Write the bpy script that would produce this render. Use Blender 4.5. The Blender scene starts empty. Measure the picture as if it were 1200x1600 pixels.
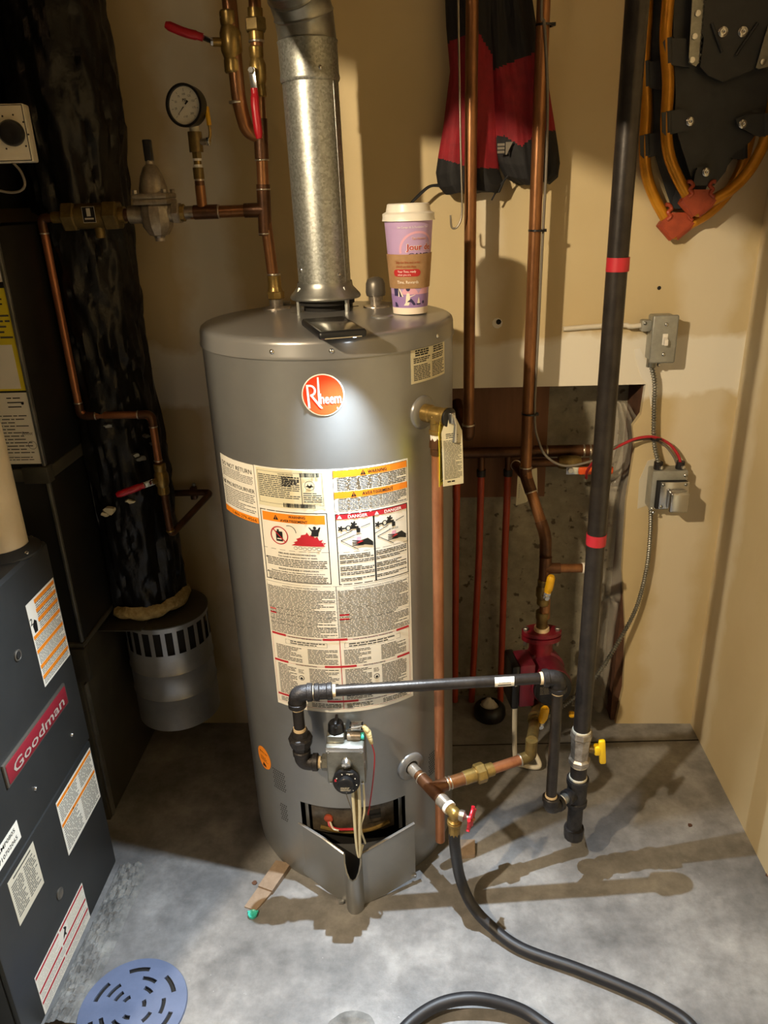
import bpy, bmesh, math, random
from mathutils import Vector, Matrix, noise as mnoise
random.seed(7)
V = Vector
R_ = math.radians
scn = bpy.context.scene
col = scn.collection

# ------------------------------------------------------------------ camera
F_PX, EYE = 1202.0, 1.45
PITCH, YAW, ROLL = R_(22.4), R_(3.42), R_(-2.09)
fwd = V((-math.sin(YAW)*math.cos(PITCH), math.cos(YAW)*math.cos(PITCH), -math.sin(PITCH)))
rgt = V((math.cos(YAW), math.sin(YAW), 0))
upv = rgt.cross(fwd)
rr = math.cos(ROLL)*rgt + math.sin(ROLL)*upv
uu = -math.sin(ROLL)*rgt + math.cos(ROLL)*upv
CAM = V((0, 0, EYE))
cd = bpy.data.cameras.new('camera')
cam = bpy.data.objects.new('camera', cd)
col.objects.link(cam)
cam.matrix_world = Matrix(((rr.x, uu.x, -fwd.x, CAM.x), (rr.y, uu.y, -fwd.y, CAM.y), (rr.z, uu.z, -fwd.z, CAM.z), (0, 0, 0, 1)))
cd.sensor_fit = 'VERTICAL'
cd.sensor_height = 36.0
cd.lens = F_PX/1600.0*36.0
cd.clip_start = 0.02
scn.camera = cam

# ------------------------------------------------------------------ light and exposure
w = bpy.data.worlds.new('world')
scn.world = w
w.use_nodes = True
w.node_tree.nodes['Background'].inputs[0].default_value = (1.0, 0.83, 0.60, 1)
w.node_tree.nodes['Background'].inputs[1].default_value = 0.075
scn.view_settings.view_transform = 'Standard'
scn.view_settings.look = 'None'
scn.view_settings.exposure = 0.15
scn.view_settings.gamma = 1.0
scn.view_settings.use_curve_mapping = False
BULB = V((-1.02, -0.12, 2.10))        # ceiling bulb in the room in front of the furnace
BULB_W = 188.0
TORCH = V((-0.113, 1.254, 1.232))     # torch on the underside of the telephone
TORCH_W = 124.0

# ------------------------------------------------------------------ measuring helpers
def ray(px, py):
    return fwd + rr*((px-600)/F_PX) + uu*((800-py)/F_PX)
def at(px, py, Y):                    # point on the plane y = Y
    d = ray(px, py); return CAM + d*(Y/d.y)
def onz(px, py, z=0.0):               # point on the plane z
    d = ray(px, py); return CAM + d*((z-EYE)/d.z)
def onx(px, py, X):
    d = ray(px, py); return CAM + d*(X/d.x)

# ------------------------------------------------------------------ materials
def lin(h):
    h = h.lstrip('#'); o = []
    for i in (0, 2, 4):
        c = int(h[i:i+2], 16)/255.0
        o.append(c/12.92 if c <= 0.04045 else ((c+0.055)/1.055)**2.4)
    return (*o, 1.0)
MATS = {}
def mat(name, colr, rough=0.5, metal=0.0, var=None, scale=30.0, amount=0.5, bump=0.0, bscale=80.0, coat=0.0, alpha=None, trans=0.0, emit=None, vor=False, stretch=None, spec=None):
    m = bpy.data.materials.new(name); m.use_nodes = True
    nt = m.node_tree; b = nt.nodes['Principled BSDF']
    c = lin(colr) if isinstance(colr, str) else (*colr, 1)
    b.inputs['Base Color'].default_value = c
    b.inputs['Roughness'].default_value = rough
    b.inputs['Metallic'].default_value = metal
    if spec is not None: b.inputs['Specular IOR Level'].default_value = spec
    if coat: b.inputs['Coat Weight'].default_value = coat; b.inputs['Coat Roughness'].default_value = 0.15
    if trans: b.inputs['Transmission Weight'].default_value = trans
    if alpha is not None: b.inputs['Alpha'].default_value = alpha
    if emit: b.inputs['Emission Color'].default_value = (*emit[0], 1); b.inputs['Emission Strength'].default_value = emit[1]
    tc = None
    def coords():
        g = nt.nodes.new('ShaderNodeNewGeometry')
        mp = nt.nodes.new('ShaderNodeMapping')
        nt.links.new(g.outputs['Position'], mp.inputs['Vector'])
        if stretch: mp.inputs['Scale'].default_value = stretch
        return mp.outputs['Vector']
    if var:
        tc = coords()
        if vor:
            n = nt.nodes.new('ShaderNodeTexVoronoi'); n.inputs['Scale'].default_value = scale; out = n.outputs['Color']
            sx = nt.nodes.new('ShaderNodeSeparateColor'); nt.links.new(out, sx.inputs[0]); out = sx.outputs[0]
        else:
            n = nt.nodes.new('ShaderNodeTexNoise'); n.inputs['Scale'].default_value = scale; n.inputs['Detail'].default_value = 5; n.inputs['Roughness'].default_value = 0.65; out = n.outputs[0]
        nt.links.new(tc, n.inputs['Vector'])
        r = nt.nodes.new('ShaderNodeValToRGB')
        r.color_ramp.elements[0].position = 0.5-amount*0.5*0.6; r.color_ramp.elements[1].position = 0.5+amount*0.5*0.6
        r.color_ramp.elements[0].color = c; r.color_ramp.elements[1].color = lin(var) if isinstance(var, str) else (*var, 1)
        nt.links.new(out, r.inputs[0]); nt.links.new(r.outputs[0], b.inputs['Base Color'])
    if bump:
        t2 = tc or coords()
        n2 = nt.nodes.new('ShaderNodeTexNoise'); n2.inputs['Scale'].default_value = bscale; n2.inputs['Detail'].default_value = 4
        nt.links.new(t2, n2.inputs['Vector'])
        bp = nt.nodes.new('ShaderNodeBump'); bp.inputs['Strength'].default_value = bump; bp.inputs['Distance'].default_value = 0.01
        nt.links.new(n2.outputs[0], bp.inputs['Height']); nt.links.new(bp.outputs[0], b.inputs['Normal'])
    MATS[name] = m
    return m

M = MATS
mat('tank_paint', '#9a9b9a', 0.40, 0.72, var='#929392', scale=6, bump=0.015, bscale=9, spec=0.55)
mat('tank_cap', '#878786', 0.28, 0.45, spec=0.6)
mat('dark_inside', '#141210', 0.8)
mat('burner_plate', '#6d6252', 0.45, 0.5, var='#3c342a', scale=25)
mat('paper', '#e6e2d6', 0.42)
mat('paper_cream', '#d8d2b4', 0.5)
mat('paper_yellow', '#d9c62a', 0.5)
mat('ink', '#161616', 0.5)
mat('ink_grey', '#4a4a48', 0.6)
mat('ink_orange', '#ee8a1c', 0.45)
mat('ink_red', '#b3202c', 0.45)
mat('ink_white', '#f0eee8', 0.45)
mat('badge_red', '#f0401c', 0.35, coat=0.4)
mat('sticker_orange', '#ef8a22', 0.4)
mat('copper', '#a8754a', 0.32, 0.6, var='#5f3c24', scale=22, amount=0.9, bump=0.03, bscale=120, stretch=(1, 1, 0.35))
mat('copper_bright', '#b97f58', 0.32, 0.6, var='#8a5336', scale=26, amount=0.8, stretch=(1, 1, 0.3))
mat('copper_dark', '#6e4a30', 0.38, 0.55, var='#3f2818', scale=22, amount=0.8)
mat('solder', '#c8bfae', 0.3, 0.9)
mat('brass', '#a98d50', 0.33, 0.65, var='#705a2e', scale=40, amount=0.8)
mat('brass_dull', '#85703f', 0.42, 0.55, var='#574726', scale=45, amount=0.8)
mat('nickel', '#b5aca0', 0.32, 0.65, var='#7f766a', scale=40)
mat('bronze_cast', '#aba08c', 0.40, 0.55, var='#82786a', scale=60, bump=0.05, bscale=400)
mat('galvanised', '#a4a6a1', 0.40, 0.75, var='#878982', scale=260, vor=True, amount=1.4, bump=0.02, bscale=60)
mat('galvanised_plain', '#a3a4a0', 0.38, 0.85, var='#83847e', scale=14)
mat('can_metal', '#a9acae', 0.36, 0.6, var='#979a9c', scale=9)
mat('sheet_dark', '#201f1c', 0.42, 0.2, var='#191815', scale=7)
mat('sheet_mid', '#57554c', 0.42, 0.45, var='#45433c', scale=7)
mat('furnace_paint', '#2d2e2e', 0.45, 0.0, var='#282929', scale=9, bump=0.02, bscale=500)
mat('black_iron', '#38332f', 0.36, 0.4, var='#272321', scale=30, bump=0.05, bscale=250)
mat('iron_cast', '#3a3838', 0.45, 0.5, var='#272526', scale=60, bump=0.15, bscale=350)
mat('iron_brown', '#3d322a', 0.42, 0.5, var='#2a221c', scale=30)
mat('thread_paste', '#d3bd98', 0.7)
mat('teflon', '#e6e2da', 0.6)
mat('black_plastic', '#121214', 0.35)
mat('black_matte', '#151517', 0.7)
mat('black_wrap', '#090808', 0.33, 0.0, var='#121110', scale=5, bump=0.45, bscale=20, spec=0.3)
mat('black_rubber', '#17171a', 0.5, var='#202024', scale=40)
mat('insulation', '#b9a878', 0.9, var='#8f7d50', scale=60, bump=0.6, bscale=120)
mat('pvc', '#dcd0b8', 0.35, var='#d2c5aa', scale=12)
mat('red_vinyl', '#b01626', 0.4)
mat('red_paint', '#b31528', 0.3, coat=0.3)
mat('red_pump', '#66182a', 0.45, var='#561223', scale=40, bump=0.03, bscale=300)
mat('red_cast', '#741322', 0.42, var='#5e0e1b', scale=50, bump=0.05, bscale=300)
mat('red_badge', '#7f1f2b', 0.4)
mat('badge_letter', '#a3958c', 0.4)
mat('badge_edge', '#6f6a62', 0.4, 0.6)
mat('yellow_vinyl', '#d9a514', 0.45)
mat('yellow_bright', '#e3bd10', 0.4)
mat('orange_vinyl', '#e0571a', 0.45)
mat('pex_red', '#b5472a', 0.45, var='#a03d24', scale=20)
mat('chrome', '#c8c8c6', 0.2, 0.95)
mat('zinc', '#9a9a92', 0.35, 0.85, var='#7d7d76', scale=30)
mat('box_grey', '#a5a59c', 0.42, 0.4, var='#8f8f86', scale=22, bump=0.05, bscale=200)
mat('white_plastic', '#e4e0d6', 0.35)
mat('off_white', '#c9c2ae', 0.45)
mat('cable_white', '#cfc8b6', 0.5)
mat('cable_grey', '#6f685c', 0.5)
mat('wire_red', '#b02430', 0.45)
mat('steel_wire', '#9c968a', 0.3, 0.8)
mat('cup_lilac', '#b89cc8', 0.5)
mat('cup_lilac_dark', '#9b7fb8', 0.5)
mat('cup_pink', '#dba6bd', 0.5)
mat('cup_navy', '#35305a', 0.5)
mat('cup_cream', '#efe3d2', 0.5)
mat('kraft', '#a88560', 0.75, var='#9c7953', scale=60)
mat('text_red', '#b3282c', 0.5)
mat('text_kraft_red', '#a3502e', 0.5)
mat('phone_glass', '#3b3a36', 0.12, coat=0.5)
mat('phone_case', '#14161a', 0.42)
mat('led', '#ffffff', 0.4, emit=((0.85, 0.93, 1.0), 30.0))
mat('wood', '#978470', 0.75, var='#7d6a57', scale=26, stretch=(1, 1, 1))
mat('wood_dark', '#5a3a26', 0.8, var='#4a2f1e', scale=26)
mat('board_brown', '#7d563b', 0.75, var='#6c4930', scale=10, stretch=(4, 1, 0.4))
mat('teal_plastic', '#3fb8a8', 0.35)
mat('drain_blue', '#65718e', 0.45, var='#5a6682', scale=16, bump=0.03, bscale=120)
mat('plastic_film', '#cfc8b8', 0.14, alpha=0.34, bump=0.5, bscale=40)
mat('cloth_red', '#8e1220', 0.75, var='#7c0f1b', scale=40, bump=0.12, bscale=420)
mat('cloth_black', '#0f0e0f', 0.75, var='#151416', scale=30, bump=0.12, bscale=420)
mat('deck_black', '#2c2e30', 0.5, var='#343739', scale=18)
mat('tube_gold', '#d89629', 0.30, 0.4, var='#b57a18', scale=34, amount=0.8)
mat('clip_rust', '#a8482a', 0.45, var='#8f3a22', scale=40)
mat('gauge_face', '#d8d4c6', 0.4)
mat('wool_white', '#c9c2b4', 0.9, bump=0.5, bscale=90)

def wall_material(name, base, mud, dark, bands_x, bands_z, corner=None):
    m = bpy.data.materials.new(name); m.use_nodes = True
    nt = m.node_tree; L = nt.links; b = nt.nodes['Principled BSDF']; b.inputs['Roughness'].default_value = 0.72
    g = nt.nodes.new('ShaderNodeNewGeometry')
    sp = nt.nodes.new('ShaderNodeSeparateXYZ'); L.new(g.outputs['Position'], sp.inputs[0])
    nz = nt.nodes.new('ShaderNodeTexNoise'); nz.inputs['Scale'].default_value = 9; nz.inputs['Detail'].default_value = 4; L.new(g.outputs['Position'], nz.inputs['Vector'])
    nb = nt.nodes.new('ShaderNodeTexNoise'); nb.inputs['Scale'].default_value = 2.6; nb.inputs['Detail'].default_value = 5; L.new(g.outputs['Position'], nb.inputs['Vector'])
    def math_(op, a, bb=None, clamp=False):
        n = nt.nodes.new('ShaderNodeMath'); n.operation = op; n.use_clamp = clamp
        for i, x in enumerate((a, bb)):
            if x is None: continue
            if isinstance(x, (int, float)): n.inputs[i].default_value = x
            else: L.new(x, n.inputs[i])
        return n.outputs[0]
    wob = math_('MULTIPLY', math_('SUBTRACT', nz.outputs[0], 0.5), 0.10)
    tot = None
    for axis, lst in ((bands_x[0], bands_x[1]), (2, bands_z)):
        for c0, half, soft, amt in lst:
            d = math_('ABSOLUTE', math_('SUBTRACT', math_('ADD', sp.outputs[axis], wob), c0))
            k = math_('MULTIPLY', math_('DIVIDE', math_('SUBTRACT', half, d), soft, True), amt)
            tot = k if tot is None else math_('MAXIMUM', tot, k)
    big = nt.nodes.new('ShaderNodeValToRGB'); L.new(nb.outputs[0], big.inputs[0])
    big.color_ramp.elements[0].position = 0.35; big.color_ramp.elements[1].position = 0.68
    big.color_ramp.elements[0].color = lin(dark); big.color_ramp.elements[1].color = lin(base)
    mx = nt.nodes.new('ShaderNodeMix'); mx.data_type = 'RGBA'
    L.new(big.outputs[0], mx.inputs['A']); mx.inputs['B'].default_value = lin(mud)
    if tot is not None: L.new(tot, mx.inputs['Factor'])
    L.new(mx.outputs['Result'], b.inputs['Base Color'])
    n2 = nt.nodes.new('ShaderNodeTexNoise'); n2.inputs['Scale'].default_value = 45; n2.inputs['Detail'].default_value = 6; L.new(g.outputs['Position'], n2.inputs['Vector'])
    bp = nt.nodes.new('ShaderNodeBump'); bp.inputs['Strength'].default_value = 0.06; bp.inputs['Distance'].default_value = 0.01
    L.new(n2.outputs[0], bp.inputs['Height']); L.new(bp.outputs[0], b.inputs['Normal'])
    MATS[name] = m
wall_material('drywall', '#cab88f', '#e2dccb', '#bfab80', (0, [(-0.50, 0.085, 0.05, 0.9), (0.66, 0.075, 0.04, 0.4), (0.14, 0.05, 0.05, 0.6)]), [(1.045, 0.085, 0.02, 1.0)])
wall_material('drywall_side', '#cdbd97', '#d8cfb8', '#c0ae86', (1, [(1.80, 0.07, 0.03, 0.6)]), [(1.15, 0.10, 0.04, 0.3)])
wall_material('ceiling_board', '#5a4732', '#6a563e', '#443524', (0, []), [])

def concrete(name, a, b_, c_, rough, pit=0.0, blotch=3.0):
    m = bpy.data.materials.new(name); m.use_nodes = True
    nt = m.node_tree; L = nt.links; b = nt.nodes['Principled BSDF']
    g = nt.nodes.new('ShaderNodeNewGeometry')
    def nz(s, d=6, r=0.6):
        n = nt.nodes.new('ShaderNodeTexNoise'); n.inputs['Scale'].default_value = s; n.inputs['Detail'].default_value = d; n.inputs['Roughness'].default_value = r
        L.new(g.outputs['Position'], n.inputs['Vector']); return n.outputs[0]
    def ramp(src, stops):
        r = nt.nodes.new('ShaderNodeValToRGB'); e = r.color_ramp.elements
        e[0].position, e[0].color = stops[0]; e[1].position, e[1].color = stops[-1]
        for p, cc in stops[1:-1]:
            k = e.new(p); k.color = cc
        L.new(src, r.inputs[0]); return r.outputs[0]
    base = ramp(nz(blotch), [(0.32, lin(a)), (0.5, lin(b_)), (0.70, lin(c_))])
    fine = ramp(nz(28, 8, 0.7), [(0.3, (0.62, 0.62, 0.62, 1)), (0.62, (1.08, 1.08, 1.08, 1))])
    mx = nt.nodes.new('ShaderNodeMix'); mx.data_type = 'RGBA'; mx.blend_type = 'MULTIPLY'; mx.inputs['Factor'].default_value = 0.8
    L.new(base, mx.inputs['A']); L.new(fine, mx.inputs['B']); out = mx.outputs['Result']
    if pit:
        pm = ramp(nz(38, 2, 0.5), [(0.30, (1, 1, 1, 1)), (0.37, (0, 0, 0, 1))])
        m2 = nt.nodes.new('ShaderNodeMix'); m2.data_type = 'RGBA'; L.new(pm, m2.inputs['Factor']); L.new(out, m2.inputs['A']); m2.inputs['B'].default_value = lin('#564d3d'); out = m2.outputs['Result']
    else:
        sm = ramp(nz(52, 3, 0.6), [(0.70, (0, 0, 0, 1)), (0.78, (1, 1, 1, 1))])
        sk = ramp(nz(7, 2, 0.5), [(0.5, (0, 0, 0, 1)), (0.66, (0.85, 0.85, 0.85, 1))])
        mm = nt.nodes.new('ShaderNodeMath'); mm.operation = 'MULTIPLY'; L.new(sm, mm.inputs[0]); L.new(sk, mm.inputs[1])
        m2 = nt.nodes.new('ShaderNodeMix'); m2.data_type = 'RGBA'; L.new(mm.outputs[0], m2.inputs['Factor']); L.new(out, m2.inputs['A']); m2.inputs['B'].default_value = lin('#d8d8d8'); out = m2.outputs['Result']
    L.new(out, b.inputs['Base Color'])
    rr2 = ramp(nz(5), [(0.3, (rough-0.1,)*3+(1,)), (0.7, (rough+0.15,)*3+(1,))]); L.new(rr2, b.inputs['Roughness'])
    bp = nt.nodes.new('ShaderNodeBump'); bp.inputs['Strength'].default_value = 0.12 if not pit else 0.4; bp.inputs['Distance'].default_value = 0.01
    L.new(nz(34, 8, 0.7), bp.inputs['Height']); L.new(bp.outputs[0], b.inputs['Normal'])
    MATS[name] = m
concrete('floor_concrete', '#626262', '#807f7e', '#a5a4a2', 0.38, blotch=4.2)
concrete('slab_dark', '#454340', '#5a5753', '#716e69', 0.8, blotch=22)
concrete('rough_concrete', '#88826f', '#98917d', '#a69f8a', 0.8, pit=1.0, blotch=5)
concrete('rubble', '#5e5e5c', '#7a7a78', '#94948f', 0.8, blotch=22)

# ------------------------------------------------------------------ mesh builder
def frame(axis):
    z = V(axis).normalized()
    x = z.orthogonal().normalized() if abs(z.z) > 0.95 else V((0, 0, 1)).cross(z).normalized()
    return x, z.cross(x), z
class MB:
    def __init__(s): s.v = []; s.f = []; s.m = []
    def add(s, vs, fs, mi=0):
        o = len(s.v); s.v += [V(p) for p in vs]
        for f in fs: s.f.append([i+o for i in f]); s.m.append(mi)
        return s
    def box(s, c, size, rot=None, bev=0.0, mi=0, seg=2):
        bm = bmesh.new(); bmesh.ops.create_cube(bm, size=1.0)
        for v in bm.verts: v.co = V((v.co.x*size[0], v.co.y*size[1], v.co.z*size[2]))
        if bev: bmesh.ops.bevel(bm, geom=bm.edges[:], offset=bev, segments=seg, profile=0.5, affect='EDGES')
        bm.verts.index_update()
        rot = rot or Matrix.Identity(3); c = V(c)
        s.add([rot @ v.co + c for v in bm.verts], [[v.index for v in f.verts] for f in bm.faces], mi); bm.free(); return s
    def bb(s, lo, hi, bev=0.0, mi=0, seg=2):
        lo = V(lo); hi = V(hi); return s.box((lo+hi)/2, hi-lo, None, bev, mi, seg)
    def lathe(s, p, axis, prof, seg=24, mi=0, cap=True, arc=None, mis=None):
        x, y, z = frame(axis); p = V(p); vs = []; fs = []; ms = []
        full = arc is None; n = seg if full else seg+1
        a0, a1 = (0, 2*math.pi) if full else arc
        for t, r in prof:
            for i in range(n):
                a = a0+(a1-a0)*i/seg
                vs.append(p+z*t+(x*math.cos(a)+y*math.sin(a))*r)
        for k in range(len(prof)-1):
            for i in range(seg):
                j = (i+1) % n if full else i+1
                fs.append([k*n+i, k*n+j, (k+1)*n+j, (k+1)*n+i]); ms.append(mis[k] if mis else mi)
        if cap and full:
            if prof[0][1] > 1e-6: fs.append([i for i in range(n)][::-1]); ms.append(mis[0] if mis else mi)
            if prof[-1][1] > 1e-6: fs.append([(len(prof)-1)*n+i for i in range(n)]); ms.append(mis[-1] if mis else mi)
        o = len(s.v); s.v += vs
        for f, q in zip(fs, ms): s.f.append([i+o for i in f]); s.m.append(q)
        return s
    def cyl(s, a, b, r, r2=None, seg=16, mi=0, bev=0.0):
        a = V(a); b = V(b); L = (b-a).length; r2 = r if r2 is None else r2
        pr = [(0, r), (L, r2)]
        if bev: pr = [(0, r-bev), (bev, r), (L-bev, r2), (L, r2-bev)]
        return s.lathe(a, b-a, pr, seg, mi)
    def tube(s, pts, r, seg=10, mi=0, cap=True):
        pts = [V(p) for p in pts]; n = len(pts)
        t0 = (pts[1]-pts[0]).normalized(); x = t0.orthogonal().normalized(); vs = []; fs = []; pt = t0
        for i in range(n):
            t = (pts[min(i+1, n-1)]-pts[max(i-1, 0)]).normalized()
            q = pt.rotation_difference(t); x = (q @ x); x = (x-t*x.dot(t)).normalized(); pt = t; y = t.cross(x)
            rad = r[i] if isinstance(r, (list, tuple)) else r
            for k in range(seg):
                a = 2*math.pi*k/seg; vs.append(pts[i]+(x*math.cos(a)+y*math.sin(a))*rad)
        for i in range(n-1):
            for k in range(seg):
                j = (k+1) % seg; fs.append([i*seg+k, i*seg+j, (i+1)*seg+j, (i+1)*seg+k])
        if cap: fs.append(list(range(seg))[::-1]); fs.append([(n-1)*seg+k for k in range(seg)])
        return s.add(vs, fs, mi)
    def prism(s, poly, off, mi=0):
        off = V(off); n = len(poly); a = [V(p) for p in poly]; b = [p+off for p in a]
        fs = [list(range(n))[::-1], [n+i for i in range(n)]] + [[i, (i+1) % n, n+(i+1) % n, n+i] for i in range(n)]
        return s.add(a+b, fs, mi)
    def grid(s, rows, mi=0, closed=False):
        n = len(rows[0]); vs = [p for r in rows for p in r]; fs = []
        for i in range(len(rows)-1):
            for j in range(n if closed else n-1):
                k = (j+1) % n; fs.append([i*n+j, i*n+k, (i+1)*n+k, (i+1)*n+j])
        return s.add(vs, fs, mi)
    def ball(s, c, r, seg=12, rings=8, sc=(1, 1, 1), mi=0):
        c = V(c); rows = []
        for i in range(rings+1):
            a = -math.pi/2+math.pi*i/rings
            rows.append([c+V((math.cos(a)*math.cos(2*math.pi*k/seg)*r*sc[0], math.cos(a)*math.sin(2*math.pi*k/seg)*r*sc[1], math.sin(a)*r*sc[2])) for k in range(seg)])
        return s.grid(rows, mi, True)
    def build(s, name, mats, parent=None, smooth=40, recalc=True):
        if isinstance(mats, str): mats = [mats]
        root = parent
        while root is not None and root.parent is not None: root = root.parent
        if parent is None:
            xs = [p.x for p in s.v]; ys = [p.y for p in s.v]; zs = [p.z for p in s.v]
            loc = V(((min(xs)+max(xs))/2, (min(ys)+max(ys))/2, min(zs)))
        else: loc = V(root.location)
        me = bpy.data.meshes.new(name)
        me.from_pydata([p-loc for p in s.v], [], s.f)
        for mm in mats: me.materials.append(MATS[mm])
        for p, i in zip(me.polygons, s.m): p.material_index = i
        if recalc:
            bm = bmesh.new(); bm.from_mesh(me)
            bmesh.ops.remove_doubles(bm, verts=bm.verts, dist=1e-6)
            bmesh.ops.recalc_face_normals(bm, faces=bm.faces); bm.to_mesh(me); bm.free()
        if smooth:
            me.polygons.foreach_set('use_smooth', [True]*len(me.polygons)); me.set_sharp_from_angle(angle=R_(smooth))
        o = bpy.data.objects.new(name, me); col.objects.link(o)
        if parent is None: o.location = loc
        else: o.parent = parent
        return o
def tag(o, label, cat, group=None):
    o['label'] = label; o['category'] = cat
    if group: o['group'] = group
    return o
def thing(name, label, cat, loc, group=None):
    o = bpy.data.objects.new(name, None); col.objects.link(o); o.location = V(loc); o.empty_display_size = 0.05
    return tag(o, label, cat, group)
def struct(name, mb, mats, parent=None, smooth=0):
    o = mb.build(name, mats, parent, smooth)
    if parent is None: o['kind'] = 'structure'
    return o
def lab(o, s): o['label'] = s; return o
def fillet(pts, rad, n=6):
    pts = [V(p) for p in pts]; out = [pts[0]]
    for i in range(1, len(pts)-1):
        a = pts[i-1]-pts[i]; b = pts[i+1]-pts[i]
        d = min(rad, a.length*0.49, b.length*0.49)
        p0 = pts[i]+a.normalized()*d; p1 = pts[i]+b.normalized()*d
        for k in range(n+1):
            t = k/n; out.append(p0*(1-t)**2+pts[i]*2*t*(1-t)+p1*t*t)
    out.append(pts[-1]); return out
def smoothpath(pts, n=8):
    pts = [V(p) for p in pts]; out = []
    P = [pts[0]*2-pts[1]]+pts+[pts[-1]*2-pts[-2]]
    for i in range(1, len(P)-2):
        for k in range(n):
            t = k/n; a, b, c, d = P[i-1], P[i], P[i+1], P[i+2]
            out.append(0.5*((2*b)+(c-a)*t+(2*a-5*b+4*c-d)*t*t+(3*b-a-3*c+d)*t**3))
    out.append(pts[-1]); return out
def pipe(name, pts, r, m, parent, bend=0.03, seg=14):
    return MB().tube(fillet(pts, bend), r, seg).build(name, m, parent, 60)
def band(name, p, axis, r, wdt, m, parent, seg=18):      # a collar round a pipe, centred on p
    a = V(axis).normalized(); return MB().lathe(V(p)-a*wdt/2, a, [(0, r-0.0006), (wdt*0.2, r), (wdt*0.8, r), (wdt, r-0.0006)], seg).build(name, m, parent, 50)
def hexnut(name, p, axis, r, wdt, m, parent, seg=6):
    a = V(axis).normalized(); return MB().lathe(V(p)-a*wdt/2, a, [(0, r*0.9), (wdt*0.12, r), (wdt*0.88, r), (wdt, r*0.9)], seg).build(name, m, parent, 25)
def screw(name, p, n, r, m, parent):
    return MB().lathe(p, n, [(-0.001, r), (0.0012, r), (r*0.7, r*0.6), (r*0.8, 0.0001)], 10).build(name, m, parent, 40)

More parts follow.
